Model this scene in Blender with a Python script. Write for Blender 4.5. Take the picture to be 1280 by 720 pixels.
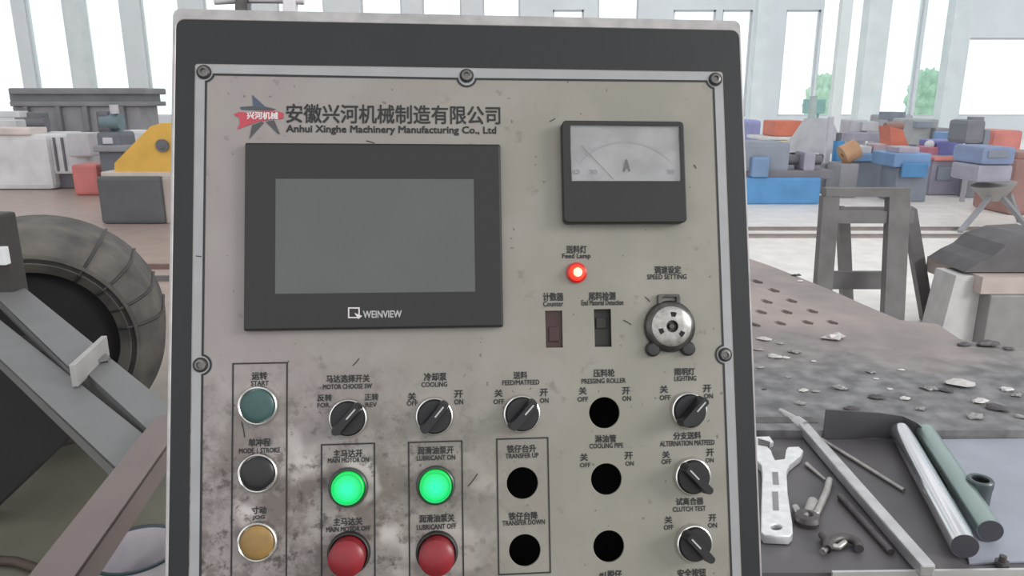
import bpy, bmesh, math, random
from mathutils import Vector, Matrix
random.seed(7)
for o in list(bpy.data.objects): bpy.data.objects.remove(o)
S = bpy.context.scene; C = S.collection
# ------------------------------------------------------------------ camera
F = 925.0; PITCH = math.radians(14.5); CAM = Vector((0, 0, 1.5))
cd = bpy.data.cameras.new('camera'); cam = bpy.data.objects.new('camera', cd); C.objects.link(cam)
cam.location = CAM; cam.rotation_euler = (math.pi/2-PITCH, 0, 0)
cd.sensor_width = 36; cd.lens = F*36/1280; cd.clip_start = .02; cd.clip_end = 300
S.camera = cam
# ------------------------------------------------------------------ sky and light
w = bpy.data.worlds.new('overcast_sky'); S.world = w; w.use_nodes = True
bg = w.node_tree.nodes['Background']; bg.inputs[0].default_value = (.97, .985, 1, 1); bg.inputs[1].default_value = 1.6
def area(name, loc, target, sx, sy, power, col=(1, 1, 1)):
    l = bpy.data.lights.new(name, 'AREA'); l.shape = 'RECTANGLE'; l.size = sx; l.size_y = sy; l.energy = power; l.color = col
    o = bpy.data.objects.new(name, l); C.objects.link(o); o.location = loc
    o.rotation_euler = (Vector(target)-Vector(loc)).to_track_quat('-Z', 'Y').to_euler(); return o
area('added_side_light', (6.5, -1.5, 4.2), (0, 1, 1.2), 2.6, 2.2, 420, (1, .99, .97))  # added area lamp out of view on the right, casts leftward knob shadows
S.view_settings.view_transform = 'Standard'; S.view_settings.look = 'None'; S.view_settings.gamma = 1
S.view_settings.use_curve_mapping = False; S.view_settings.exposure = -0.2

# ------------------------------------------------------------------ pixel helpers
FWD = Vector((0, math.cos(PITCH), -math.sin(PITCH))); UP = Vector((0, math.sin(PITCH), math.cos(PITCH))); RT = Vector((1, 0, 0))
def ray(px, py): return FWD + RT*((px-640)/F) - UP*((py-360)/F)
def atz(px, py, z): d = ray(px, py); return CAM + d*((z-CAM.z)/d.z)
def aty(px, py, y): d = ray(px, py); return CAM + d*(y/d.y)
# panel frame (fitted pose of the sloping plate)
rx, ry, rz = -6.88110068e-02, -8.83131492e-02, -1.11054607e-02
Rc = Matrix.Rotation(rz, 3, 'Z') @ Matrix.Rotation(ry, 3, 'Y') @ Matrix.Rotation(rx, 3, 'X')
tc = Vector((-.245037, -.173247, .572331))
def c2w(v): return RT*v.x - UP*v.y + FWD*v.z
pu, pv, pn = c2w(Rc.col[0]), c2w(Rc.col[1]), c2w(Rc.col[2])
PO = CAM + c2w(tc)
PM = Matrix((( pu.x, -pv.x, -pn.x, PO.x), (pu.y, -pv.y, -pn.y, PO.y), (pu.z, -pv.z, -pn.z, PO.z), (0, 0, 0, 1)))
PI_ = PM.inverted()
def P(px, py, h=0.0):
    o = PI_ @ CAM; d = PI_.to_3x3() @ ray(px, py); q = o + d*((h-o.z)/d.z); return q.x, q.y

# ------------------------------------------------------------------ materials
MC = {}
def mat(name, col, rough=.6, metal=0, var=.12, scale=8, bump=0, emit=None, es=1, spec=.5, col2=None, contrast=(.3, .7)):
    if name in MC: return MC[name]
    m = bpy.data.materials.new(name); m.use_nodes = True; nt = m.node_tree; b = nt.nodes['Principled BSDF']
    b.inputs['Roughness'].default_value = rough; b.inputs['Metallic'].default_value = metal
    b.inputs['Specular IOR Level'].default_value = spec
    tc_ = nt.nodes.new('ShaderNodeTexCoord'); n = nt.nodes.new('ShaderNodeTexNoise'); n.inputs['Scale'].default_value = scale
    n.inputs['Detail'].default_value = 5; nt.links.new(tc_.outputs['Object'], n.inputs['Vector'])
    r = nt.nodes.new('ShaderNodeValToRGB'); c2 = col2 or tuple(c*(1-var*2) for c in col)
    r.color_ramp.elements[0].position = contrast[0]; r.color_ramp.elements[1].position = contrast[1]
    r.color_ramp.elements[0].color = (*c2, 1); r.color_ramp.elements[1].color = (*col, 1)
    nt.links.new(n.outputs[0], r.inputs[0]); nt.links.new(r.outputs[0], b.inputs['Base Color'])
    if bump:
        bp = nt.nodes.new('ShaderNodeBump'); bp.inputs['Strength'].default_value = bump; bp.inputs['Distance'].default_value = .01
        nt.links.new(n.outputs[0], bp.inputs['Height']); nt.links.new(bp.outputs[0], b.inputs['Normal'])
    if emit: b.inputs['Emission Color'].default_value = (*emit, 1); b.inputs['Emission Strength'].default_value = es
    MC[name] = m; return m
def srgb(r, g, b):
    f = lambda c: (c/255/12.92) if c/255 <= .04045 else ((c/255+.055)/1.055)**2.4
    return (f(r), f(g), f(b))

# ------------------------------------------------------------------ mesh helpers
def setup(o, m, parent=None):
    C.objects.link(o)
    if m: o.data.materials.append(m)
    if parent: o.parent = parent
    return o
def obj(name, bm, m, parent=None, smooth=False):
    me = bpy.data.meshes.new(name); bmesh.ops.recalc_face_normals(bm, faces=bm.faces); bm.to_mesh(me); bm.free()
    if smooth:
        for p in me.polygons: p.use_smooth = True
        try: me.set_sharp_from_angle(angle=math.radians(40))
        except Exception: pass
    return setup(bpy.data.objects.new(name, me), m, parent)
def box(bm, c, s, M=None, bev=0):
    t = bmesh.new(); bmesh.ops.create_cube(t, size=1)
    bmesh.ops.scale(t, vec=s, verts=t.verts)
    if bev: bmesh.ops.bevel(t, geom=t.edges[:], offset=bev, segments=2, affect='EDGES', profile=.6)
    bmesh.ops.translate(t, vec=c, verts=t.verts)
    if M: bmesh.ops.transform(t, matrix=M, verts=t.verts)
    merge(bm, t)
def merge(bm, t):
    me = bpy.data.meshes.new('tmp'); t.to_mesh(me); t.free(); bm.from_mesh(me); bpy.data.meshes.remove(me)
def B(*boxes):
    bm = bmesh.new()
    for b in boxes: box(bm, *b)
    return bm
def lathe(bm, prof, seg=40, M=None, cap=True):   # prof: (r,z) list, axis z
    rings = []; t = bmesh.new()
    for r, z in prof:
        if r < 1e-6: rings.append([t.verts.new((0, 0, z))])
        else: rings.append([t.verts.new((r*math.cos(2*math.pi*i/seg), r*math.sin(2*math.pi*i/seg), z)) for i in range(seg)])
    for a, b in zip(rings, rings[1:]):
        for i in range(seg):
            j = (i+1) % seg
            if len(a) == 1 and len(b) == 1: continue
            if len(a) == 1: t.faces.new((a[0], b[i], b[j]))
            elif len(b) == 1: t.faces.new((a[i], a[j], b[0]))
            else: t.faces.new((a[i], a[j], b[j], b[i]))
    if M: bmesh.ops.transform(t, matrix=M, verts=t.verts)
    merge(bm, t)
def bar(bm, a, b, w_, h_, up=Vector((0, 0, 1)), bev=0):
    a = Vector(a); b = Vector(b); y = (b-a).normalized(); x = y.cross(up)
    if x.length < 1e-4: x = Vector((1, 0, 0))
    x.normalize(); z = x.cross(y)
    M = Matrix((( x.x, y.x, z.x, (a.x+b.x)/2), (x.y, y.y, z.y, (a.y+b.y)/2), (x.z, y.z, z.z, (a.z+b.z)/2), (0, 0, 0, 1)))
    box(bm, (0, 0, 0), (w_, (b-a).length, h_), M, bev)
def frame_to(a, b):
    a = Vector(a); b = Vector(b); z = (b-a).normalized(); q = z.to_track_quat('Z', 'Y').to_matrix().to_4x4()
    return Matrix.Translation(a) @ q
def rod(bm, a, b, r, seg=20, r2=None, inner=0):
    L = (Vector(b)-Vector(a)).length; r2 = r if r2 is None else r2
    if inner: pr = [(inner, L*.0), (r, 0), (r2, L), (inner, L), (inner, L*.02), (0, L*.02)]; pr = [(0, L*.02), (inner, L*.02)] + pr[:-2] + [(inner, L*.9), (0, L*.9)]
    else: pr = [(0, 0), (r, 0), (r2, L), (0, L)]
    lathe(bm, pr, seg, frame_to(a, b))
def tube_path(bm, pts, r, seg=10):
    pts = [Vector(p) for p in pts]; t = bmesh.new(); rings = []
    for i, p in enumerate(pts):
        d = (pts[min(i+1, len(pts)-1)]-pts[max(i-1, 0)]).normalized(); q = d.to_track_quat('Z', 'Y')
        rings.append([t.verts.new(p+q @ Vector((r*math.cos(2*math.pi*k/seg), r*math.sin(2*math.pi*k/seg), 0))) for k in range(seg)])
    for a, b in zip(rings, rings[1:]):
        for k in range(seg): t.faces.new((a[k], a[(k+1) % seg], b[(k+1) % seg], b[k]))
    t.faces.new(rings[0]); t.faces.new(rings[-1]); merge(bm, t)
def prism(bm, poly, vec):   # poly: 3D points, extruded by vec
    t = bmesh.new(); a = [t.verts.new(p) for p in poly]; b = [t.verts.new(Vector(p)+Vector(vec)) for p in poly]; n = len(a)
    t.faces.new(a); t.faces.new(b[::-1])
    for i in range(n): t.faces.new((a[i], b[i], b[(i+1) % n], a[(i+1) % n]))
    merge(bm, t)
def ribbon(bm, pts, w_, z=.0002, closed=False):
    pts = [Vector((p[0], p[1], 0)) for p in pts]; n = len(pts); L, R = [], []
    for i, p in enumerate(pts):
        if closed: d1 = (p-pts[i-1]); d2 = (pts[(i+1) % n]-p)
        else: d1 = p-pts[i-1] if i else pts[1]-p; d2 = pts[i+1]-p if i < n-1 else d1
        d1 = d1.normalized(); d2 = d2.normalized(); nn = Vector((-d1.y-d2.y, d1.x+d2.x, 0)).normalized()
        k = w_/2/max(.4, nn.dot(Vector((-d1.y, d1.x, 0))))
        L.append(bm.verts.new(p+nn*k+Vector((0, 0, z)))); R.append(bm.verts.new(p-nn*k+Vector((0, 0, z))))
    for i in range(n if closed else n-1):
        j = (i+1) % n; bm.faces.new((L[i], R[i], R[j], L[j]))
def curve_mesh(splines, thick, bev=0):
    cu = bpy.data.curves.new('tmp', 'CURVE'); cu.dimensions = '2D'; cu.fill_mode = 'BOTH'; cu.extrude = thick/2; cu.bevel_depth = bev; cu.bevel_resolution = 1
    for s in splines:
        sp = cu.splines.new('POLY'); sp.points.add(len(s)-1); sp.use_cyclic_u = True
        for q, p in zip(sp.points, s): q.co = (p[0], p[1], 0, 1)
    o = bpy.data.objects.new('tmp', cu); me = bpy.data.meshes.new_from_object(o)
    bpy.data.objects.remove(o); bpy.data.curves.remove(cu); return me
def sheet(name, splines, thick, m, parent, z0=0, bev=0):
    me = curve_mesh(splines, thick, bev); me.materials.clear(); me.name = name; me.transform(Matrix.Translation((0, 0, z0)))
    return setup(bpy.data.objects.new(name, me), m, parent)
def circ(x, y, r, n=40, a0=0, a1=2*math.pi): return [(x+r*math.cos(a0+(a1-a0)*i/n), y+r*math.sin(a0+(a1-a0)*i/n)) for i in range(n)]
def rrect(x0, y0, x1, y1, r, n=6):
    o = []
    for cx, cy, a in ((x1-r, y1-r, 0), (x0+r, y1-r, 90), (x0+r, y0+r, 180), (x1-r, y0+r, 270)):
        for i in range(n+1): t = math.radians(a+90*i/n); o.append((cx+r*math.cos(t), cy+r*math.sin(t)))
    return o
FONT_CACHE = {}
def text_mesh(s, x0, y0, x1, y1, z, m, parent, name='lettering', bold=.012, warp=None):
    cu = bpy.data.curves.new('t', 'FONT'); cu.body = s; cu.size = 1; cu.resolution_u = 2; cu.offset = 0; cu.fill_mode = 'FRONT'
    o = bpy.data.objects.new('t', cu); C.objects.link(o); bpy.context.view_layer.update()
    me = bpy.data.meshes.new_from_object(o.evaluated_get(bpy.context.evaluated_depsgraph_get()))
    bpy.data.objects.remove(o); bpy.data.curves.remove(cu); me.name = name; me.materials.clear()
    xs = [v.co.x for v in me.vertices]; ys = [v.co.y for v in me.vertices]
    ax, bx, ay, by = min(xs), max(xs), min(ys), max(ys)
    dd = bold*(y1-y0)   # heavier strokes: four slightly shifted copies printed over each other
    for v in me.vertices:
        v.co = ((v.co.x-ax)/(bx-ax)*(x1-x0)+x0, (v.co.y-ay)/(by-ay)*(y1-y0)+y0, z)
    b_ = bmesh.new()
    for k, (sx, sy) in enumerate(((-1, -1), (1, -1), (-1, 1), (1, 1))):
        n0 = len(b_.verts); b_.from_mesh(me); b_.verts.ensure_lookup_table()
        for v in b_.verts[n0:]: v.co += Vector((sx*dd, sy*dd, k*1e-5))
    b_.to_mesh(me); b_.free()
    return setup(bpy.data.objects.new(name, me), m, parent)
def ptext(s, a, b, c, d, m=None, parent=None, h=0, bold=.030, name='lettering'):   # px box left,top,right,bottom on plane h
    l, t = P(a, (b+d)/2, h)[0], P((a+c)/2, b, h)[1]; r, bo = P(c, (b+d)/2, h)[0], P((a+c)/2, d, h)[1]
    # tilt is negligible: the plate's own axes carry it
    return text_mesh(s, l, bo, r, t, h+.0004, m or INK, parent or plate, name, bold)
def thing(name, label, cat, loc=(0, 0, 0), rot=0, group=None):
    o = bpy.data.objects.new(name, None); C.objects.link(o); o.location = loc; o.rotation_euler = (0, 0, rot); o.empty_display_size = .05
    o['label'] = label; o['category'] = cat
    if group: o['group'] = group
    return o
def tag(o, label, cat, group=None):
    o['label'] = label; o['category'] = cat
    if group: o['group'] = group
    return o
def struct(name, bm, m, smooth=False):
    o = obj(name, bm, m, None, smooth); o['kind'] = 'structure'; return o

# ================================================================== SETTING
def floor_mat():
    m = bpy.data.materials.new('workshop_floor'); m.use_nodes = True; nt = m.node_tree; b = nt.nodes['Principled BSDF']
    g = nt.nodes.new('ShaderNodeNewGeometry'); sp = nt.nodes.new('ShaderNodeSeparateXYZ'); nt.links.new(g.outputs['Position'], sp.inputs[0])
    n1 = nt.nodes.new('ShaderNodeTexNoise'); n1.inputs['Scale'].default_value = .6; n1.inputs['Detail'].default_value = 6
    nt.links.new(g.outputs['Position'], n1.inputs['Vector'])
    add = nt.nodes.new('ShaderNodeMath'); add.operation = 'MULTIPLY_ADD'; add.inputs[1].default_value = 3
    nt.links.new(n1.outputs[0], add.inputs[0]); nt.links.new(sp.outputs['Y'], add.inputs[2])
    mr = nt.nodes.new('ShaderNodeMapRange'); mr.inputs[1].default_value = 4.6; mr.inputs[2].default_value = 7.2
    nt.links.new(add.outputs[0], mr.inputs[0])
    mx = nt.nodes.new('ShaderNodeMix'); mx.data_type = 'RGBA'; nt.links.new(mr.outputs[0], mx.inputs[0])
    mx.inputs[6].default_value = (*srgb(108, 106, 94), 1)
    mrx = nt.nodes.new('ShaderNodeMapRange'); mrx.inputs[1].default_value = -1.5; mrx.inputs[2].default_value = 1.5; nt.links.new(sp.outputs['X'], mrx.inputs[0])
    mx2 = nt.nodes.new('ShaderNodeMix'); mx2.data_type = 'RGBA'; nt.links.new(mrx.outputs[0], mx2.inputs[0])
    mx2.inputs[6].default_value = (*srgb(168, 150, 142), 1); mx2.inputs[7].default_value = (*srgb(238, 233, 228), 1)  # lighter towards the right: window glare painted into the floor colour
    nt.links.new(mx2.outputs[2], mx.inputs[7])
    n2 = nt.nodes.new('ShaderNodeTexNoise'); n2.inputs['Scale'].default_value = 5; n2.inputs['Detail'].default_value = 8; nt.links.new(g.outputs['Position'], n2.inputs['Vector'])
    mr2 = nt.nodes.new('ShaderNodeMapRange'); mr2.inputs[1].default_value = .3; mr2.inputs[2].default_value = .7; mr2.inputs[3].default_value = .86; mr2.inputs[4].default_value = 1.06
    nt.links.new(n2.outputs[0], mr2.inputs[0])
    mu = nt.nodes.new('ShaderNodeVectorMath'); mu.operation = 'SCALE'; nt.links.new(mx.outputs[2], mu.inputs[0]); nt.links.new(mr2.outputs[0], mu.inputs['Scale'])
    nt.links.new(mu.outputs[0], b.inputs['Base Color']); b.inputs['Roughness'].default_value = .38
    return m
bm = bmesh.new(); box(bm, (0, 10, -.05), (60, 64, .1)); struct('floor', bm, floor_mat())
WALL = mat('painted_wall', srgb(240, 246, 250), .8, var=.04, scale=.7)
STEELW = mat('window_steel', srgb(222, 224, 228), .6, var=.03)
BY = 28.0
def wx(px): return aty(px, 100, BY).x
# window openings (pixel-measured widths on the far wall, real metres on it)
wins = [(-40, 28), (43, 90), (114, 160), (184, 232), (262, 320), (352, 410), (455, 505), (530, 578), (604, 650), (690, 728), (745, 795), (838, 890), (898, 935), (976, 1019), (1021, 1046), (1054, 1079), (1104, 1145), (1148, 1180), (1205, 1330)]
SILL, TOP = .8, 7.2
bm = bmesh.new(); xl = -26.0
for i, (a, b_) in enumerate(wins):
    x0, x1 = wx(a), wx(b_); top = 3.55 if i == 18 else (4.5 if i in (11, 12, 13, 9) else TOP)
    box(bm, ((xl+x0)/2, BY+.2, 4.5), (x0-xl, .4, 9)); box(bm, ((x0+x1)/2, BY+.2, SILL/2), (x1-x0, .4, SILL))
    box(bm, ((x0+x1)/2, BY+.2, (top+9)/2), (x1-x0, .4, 9-top)); xl = x1
box(bm, ((xl+26)/2, BY+.2, 4.5), (26-xl, .4, 9)); struct('wall_back', bm, WALL)
GL = bpy.data.materials.new('window_glass'); GL.use_nodes = True; nt = GL.node_tree; nt.nodes.clear()
out = nt.nodes.new('ShaderNodeOutputMaterial'); mxs = nt.nodes.new('ShaderNodeMixShader'); tr = nt.nodes.new('ShaderNodeBsdfTransparent'); gl = nt.nodes.new('ShaderNodeBsdfGlossy')
tr.inputs[0].default_value = (.93, .97, .96, 1); gl.inputs['Roughness'].default_value = .05; mxs.inputs[0].default_value = .06
nt.links.new(tr.outputs[0], mxs.inputs[1]); nt.links.new(gl.outputs[0], mxs.inputs[2]); nt.links.new(mxs.outputs[0], out.inputs[0])
for i, (a, b_) in enumerate(wins):
    x0, x1 = wx(a), wx(b_); top = 3.55 if i == 18 else (4.5 if i in (11, 12, 13, 9) else TOP); wd = x1-x0
    bm = bmesh.new()
    box(bm, ((x0+x1)/2, BY+.15, SILL+.03), (wd, .08, .06)); box(bm, ((x0+x1)/2, BY+.15, top-.03), (wd, .08, .06))
    box(bm, (x0+.03, BY+.15, (SILL+top)/2), (.06, .08, top-SILL)); box(bm, (x1-.03, BY+.15, (SILL+top)/2), (.06, .08, top-SILL))
    fr = struct('window_%d' % (i+1), bm, STEELW)
    bm = bmesh.new(); box(bm, ((x0+x1)/2, BY+.15, (SILL+top)/2), (wd-.1, .012, top-SILL-.1)); obj('pane', bm, GL, fr)
# round roof columns inside the hall, side walls, roof
COL = mat('column_paint', srgb(238, 246, 248), .7, var=.05, scale=2)
for px, w_, d in ((1052, .2, 15), (1090, .62, 24), (1193, .55, 26), (100, .5, 26.5), (950, .42, 26)):
    bm = bmesh.new(); x = aty(px, 60, d).x; box(bm, (x, d, 4.4), (w_, w_*.8, 8.8)); box(bm, (x, d, .1), (w_*1.5, w_*1.3, .2)); struct('trim_%d' % (px), bm, COL)
bm = bmesh.new(); box(bm, (-26.1, 12, 4.5), (.2, 32, 9)); struct('wall_left', bm, WALL)
bm = bmesh.new(); box(bm, (26.1, 12, 4.5), (.2, 32, 9)); struct('wall_right', bm, WALL)
bm = bmesh.new()
for yc in (-2.8, 2.2, 7.2, 12.2, 17.2, 22.2, 27.2): box(bm, (0, yc, 9.1), (52.4, 2.2, .2))   # unseen roof bays, gaps added between to let sky light onto the hall
for x_ in (-26, -13, 0, 13, 26): box(bm, (x_, 12.2, 8.85), (.3, 32, .3))
struct('ceiling', bm, WALL)
# sunken rails across the hall
RAIL = mat('rail_steel', srgb(150, 142, 138), .45, .5)
def rail(y, x0, x1, w_): bm = bmesh.new(); box(bm, ((x0+x1)/2, y, .012), (x1-x0, w_, .024)); box(bm, ((x0+x1)/2, y, .03), (x1-x0, w_*.4, .014)); return bm
y1 = atz(1000, 287.5, 0).y; y2 = atz(1000, 296.5, 0).y
struct('trim_1', rail(y1, -1.3, 9, .09), RAIL); struct('trim_2', rail(y2, -1.3, 9, .09), RAIL)
BRN = mat('brown_rail', srgb(128, 100, 94), .6)
y3 = atz(160, 335, 0).y; y4 = atz(160, 350, 0).y
struct('trim_3', rail(y3, -6, -1.6, .1), BRN); struct('trim_4', rail(y4, -6, -1.6, .09), mat('grey_rail', srgb(110, 108, 106), .6))

# ================================================================== CONTROL CABINET
cab = thing('control_cabinet', 'dark grey console with sloping silver control panel, screen, meter and push buttons', 'control panel')
cab.matrix_world = PM
INK = mat('black_ink', (.012, .012, .013), .55, var=.1)
DARK = mat('charcoal_paint', srgb(20, 23, 25), .5, var=.1, scale=14, bump=.03)
RIM = mat('worn_edge_metal', srgb(176, 172, 172), .4, .3, var=.15, scale=60)
BLACKP = mat('black_plastic', srgb(38, 37, 39), .45, var=.1)
CHROME = mat('brushed_chrome', srgb(225, 224, 222), .22, 1, var=.06, scale=90)
INSIDE = mat('dark_interior', srgb(42, 38, 40), .9)
# panel outline in local coords
tl = P(216, 11); tr_ = P(921, 27); bl = P(208, 720); br = P(955.5, 720)
X0, X1 = (tl[0]+bl[0])/2, (tr_[0]+br[0])/2; Y1 = (tl[1]+tr_[1])/2; Y0 = -.50
dt = P(560, 30)[1]                       # where the dark paint starts under the bright rim
HX = [(.004, .005), (.416, .476)]
DEP = .16
# body: open-fronted box, walls
bm = bmesh.new()
t_ = .004
box(bm, ((X0+X1)/2, Y1-t_/2-.0005, -DEP/2-.002), (X1-X0-.002, t_, DEP)); box(bm, ((X0+X1)/2, Y0+t_/2, -DEP/2-.002), (X1-X0-.002, t_, DEP))
box(bm, (X0+t_/2+.001, (Y0+Y1)/2, -DEP/2-.002), (t_, Y1-Y0-.002, DEP)); box(bm, (X1-t_/2-.001, (Y0+Y1)/2, -DEP/2-.002), (t_, Y1-Y0-.002, DEP))
box(bm, ((X0+X1)/2, (Y0+Y1)/2, -DEP-.004), (X1-X0-.002, Y1-Y0-.002, t_))
obj('body', bm, DARK, cab)
bm = bmesh.new(); box(bm, (.21, -.24, -.075), (.40, .46, .002)); obj('mounting_plate', bm, INSIDE, cab)
fr_out = rrect(X0, Y0, X1, Y1, .005); fr_in = rrect(.012, -.468, .408, -.012, .002)
sheet('front_frame', [rrect(X0+.0014, Y0, X1-.0004, dt, .007), fr_in], .003, DARK, cab, -.0022, .0004)
sheet('edge_rim', [fr_out, rrect(X0+.0014, Y0+.003, X1-.0004, dt, .007)], .004, RIM, cab, -.0025, .0006)['label'] = 'pale worn metal edge along the top'
# holes
holes = []; RH = .0124
for px, py in ((755.5, 516), (758, 599), (761, 683), (653, 604), (656, 688)): holes.append((P(px, py), RH))
rects = [(681.5, 388, 703.5, 435), (742.5, 386, 764.5, 434)]
def prect(r, h=0):
    a = P(r[0], (r[1]+r[3])/2, h)[0]; c = P(r[2], (r[1]+r[3])/2, h)[0]; b_ = P((r[0]+r[2])/2, r[1], h)[1]; d = P((r[0]+r[2])/2, r[3], h)[1]; return a, d, c, b_
def plate_mat():
    m = bpy.data.materials.new('soiled_aluminium_plate'); m.use_nodes = True; nt = m.node_tree; b = nt.nodes['Principled BSDF']
    tcn = nt.nodes.new('ShaderNodeTexCoord'); sp = nt.nodes.new('ShaderNodeSeparateXYZ'); nt.links.new(tcn.outputs['Object'], sp.inputs[0])
    def noise(sc, det=6, rough=.6, sx=1, sy=1):
        mp = nt.nodes.new('ShaderNodeMapping'); mp.inputs['Scale'].default_value = (sx, sy, 1); nt.links.new(tcn.outputs['Object'], mp.inputs[0])
        n = nt.nodes.new('ShaderNodeTexNoise'); n.inputs['Scale'].default_value = sc; n.inputs['Detail'].default_value = det; n.inputs['Roughness'].default_value = rough
        nt.links.new(mp.outputs[0], n.inputs['Vector']); return n
    def mr(src, a, b_, c=0, d=1):
        n = nt.nodes.new('ShaderNodeMapRange'); n.interpolation_type = 'SMOOTHSTEP'
        for i, v in zip((1, 2, 3, 4), (a, b_, c, d)): n.inputs[i].default_value = v
        nt.links.new(src, n.inputs[0]); return n.outputs[0]
    def mul(a, b_):
        n = nt.nodes.new('ShaderNodeMath'); n.operation = 'MULTIPLY'
        for i, v in enumerate((a, b_)):
            if isinstance(v, float): n.inputs[i].default_value = v
            else: nt.links.new(v, n.inputs[i])
        return n.outputs[0]
    def mix(f, c1, c2):
        n = nt.nodes.new('ShaderNodeMix'); n.data_type = 'RGBA'; nt.links.new(f, n.inputs[0])
        for i, v in ((6, c1), (7, c2)):
            if isinstance(v, tuple): n.inputs[i].default_value = (*v, 1)
            else: nt.links.new(v, n.inputs[i])
        return n.outputs[2]
    # aged film: rosy grey on the left, more yellow-green to the right
    base = mix(mr(sp.outputs['X'], .02, .32), srgb(138, 130, 128), srgb(131, 127, 117))
    base = mix(mul(mr(noise(14).outputs[0], .42, .66), .35), base, srgb(150, 145, 140))
    # grime, mostly at the lower left where hands reach the buttons
    low = mr(sp.outputs['Y'], -.20, -.34); lef = mr(sp.outputs['X'], .30, .10); area_ = mul(low, lef)
    g1 = mul(mul(mr(noise(26, 8, .7).outputs[0], .42, .58), area_), .8); base = mix(g1, base, srgb(88, 78, 73))
    # patches rubbed clean by hands around the left buttons
    rub = mul(mul(mr(noise(17, 3, .5).outputs[0], .54, .64), area_), .75); base = mix(rub, base, srgb(190, 183, 179))
    g2 = mul(mul(mr(noise(70, 6, .7).outputs[0], .52, .64), area_), .8); base = mix(g2, base, srgb(58, 50, 47))
    g3 = mul(mr(noise(45, 4, .6).outputs[0], .62, .72), .5); base = mix(g3, base, srgb(98, 91, 84))
    g4 = mul(mr(noise(150, 2, .5).outputs[0], .70, .74), .7); base = mix(g4, base, srgb(80, 74, 68))
    nt.links.new(base, b.inputs['Base Color'])
    b.inputs['Roughness'].default_value = .42; b.inputs['Metallic'].default_value = .15
    return m
splines = [rrect(0, -.474, .420, 0, .002)] + [circ(p[0], p[1], r, 48) for p, r in holes]
for r in rects: a, b_, c, d = prect(r); splines.append([(a, b_), (c, b_), (c, d), (a, d)])
plate = sheet('faceplate', splines, .0016, plate_mat(), cab, -.0011, .0003)
# silver margin strip outside the black border (bare metal) and border line
SC = [(.0068, -.0065), (.2095, -.0065), (.4135, -.0065), (.0068, -.2318), (.4132, -.2318), (.0068, -.458), (.4135, -.458), (.2095, -.458)]
pts = []; m0 = .0085; xr = .420-m0; yb = -.474+m0; R_ = .0075
def arc(cx, cy, a0, a1, n=10): return [(cx+R_*math.cos(math.radians(a0+(a1-a0)*i/n)), cy+R_*math.sin(math.radians(a0+(a1-a0)*i/n))) for i in range(n+1)]
pts += arc(.0068, -.0065, -78, -12)        # TL, travelling counter-clockwise then right
pts += arc(.2095, -.0075, 190, 350)
pts += arc(.4135, -.0065, 192, 258)
pts += arc(.4132, -.2318, 100, 260)
pts += arc(.4135, -.4675, 102, 168)
pts += arc(.2095, -.4665, 10, 170)
pts += arc(.0068, -.4675, 12, 78)
pts += arc(.0068, -.2318, -80, 80)
bm = bmesh.new(); ribbon(bm, pts, .0016, .0004, True); obj('border_line', bm, INK, plate)
MARG = mat('bare_plate_margin', srgb(152, 152, 154), .38, .35, var=.06, scale=40)
sheet('silver_margin', [rrect(.0006, -.4734, .4194, -.0006, .002), pts], .0001, MARG, plate, .00015)
# printed frames around button pairs
def pbox(a, b_, c, d, w_=.0011):   # TL, TR, BR, BL pixels
    bm = bmesh.new(); q = [P(*a), P(*b_), P(*c), P(*d)]; x0 = (q[0][0]+q[3][0])/2; x1 = (q[1][0]+q[2][0])/2; y1 = (q[0][1]+q[1][1])/2; y0 = (q[2][1]+q[3][1])/2
    ribbon(bm, [(x0, y0), (x1, y0), (x1, y1), (x0, y1)], w_, .0004, True); obj('frame_line', bm, INK, plate)
pbox((291.5, 455), (358, 453), (359, 748), (289, 748)); pbox((403, 556), (467, 554), (470, 748), (401, 748))
pbox((512, 553), (577, 551), (580, 748), (511, 748)); pbox((620, 549), (685, 547), (687.5, 716), (624.5, 717.5))
# lettering
T = ptext
T('安徽兴河机械制造有限公司', 358, 131.5, 625, 154.5, bold=.016); T('Anhui Xinghe Machinery Manufacturing Co., Ltd', 358, 157.5, 620, 168.8, bold=.03)
T('送料灯', 708, 307, 733, 316.5); T('Feed Lamp', 703, 317, 738, 324.5)
T('计数器', 679, 366, 704, 376); T('Counter', 679, 376.5, 704, 383)
T('尾料检测', 736, 365, 769, 375); T('End Material Detection', 727, 375, 779, 381.5)
T('调速设定', 818, 332.5, 851, 342); T('SPEED SETTING', 809, 343, 858, 349)
T('照明灯', 843, 460, 868, 469); T('LIGHTING', 843, 470, 870, 476)
T('运转', 315, 465, 334, 474.5); T('START', 314, 476, 336, 482)
T('马达选择开关', 408, 468.5, 462, 478); T('MOTOR CHOOSE SW', 404, 480, 465, 486)
T('反转', 397, 493, 415, 501.5); T('FOR.', 397, 503.5, 413, 509); T('正转', 456, 492, 473, 500.5); T('REV', 457, 503, 471, 508.5)
T('单冲程', 311, 548, 338, 558); T('MODE 1 STROKE', 299, 560, 350, 566)
T('寸动', 315, 633, 333, 642); T('JOG', 316, 644, 331, 650)
T('主马达开', 417, 562, 453, 571.5); T('MAIN MOTOR ON', 410, 572, 461, 578)
T('主马达关', 417, 647, 453, 656.5); T('MAIN MOTOR OFF', 408, 658, 463, 664)
T('冷却泵', 530, 466, 558, 476); T('COOLING', 527, 477.5, 559, 483.5)
T('润滑油泵开', 522, 558, 567, 567.5); T('LUBRICANT ON', 521, 569, 569, 575)
T('润滑油泵关', 524, 643, 568, 652.5); T('LUBRICANT OFF', 521, 655, 570, 661.5)
T('送料', 642, 464.5, 659, 473.5); T('FEED/MATFEED', 628, 475, 674, 481)
T('铁仔台升', 634, 556, 670, 565.5); T('TRANSFER UP', 632, 566.5, 673, 572.5)
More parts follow.
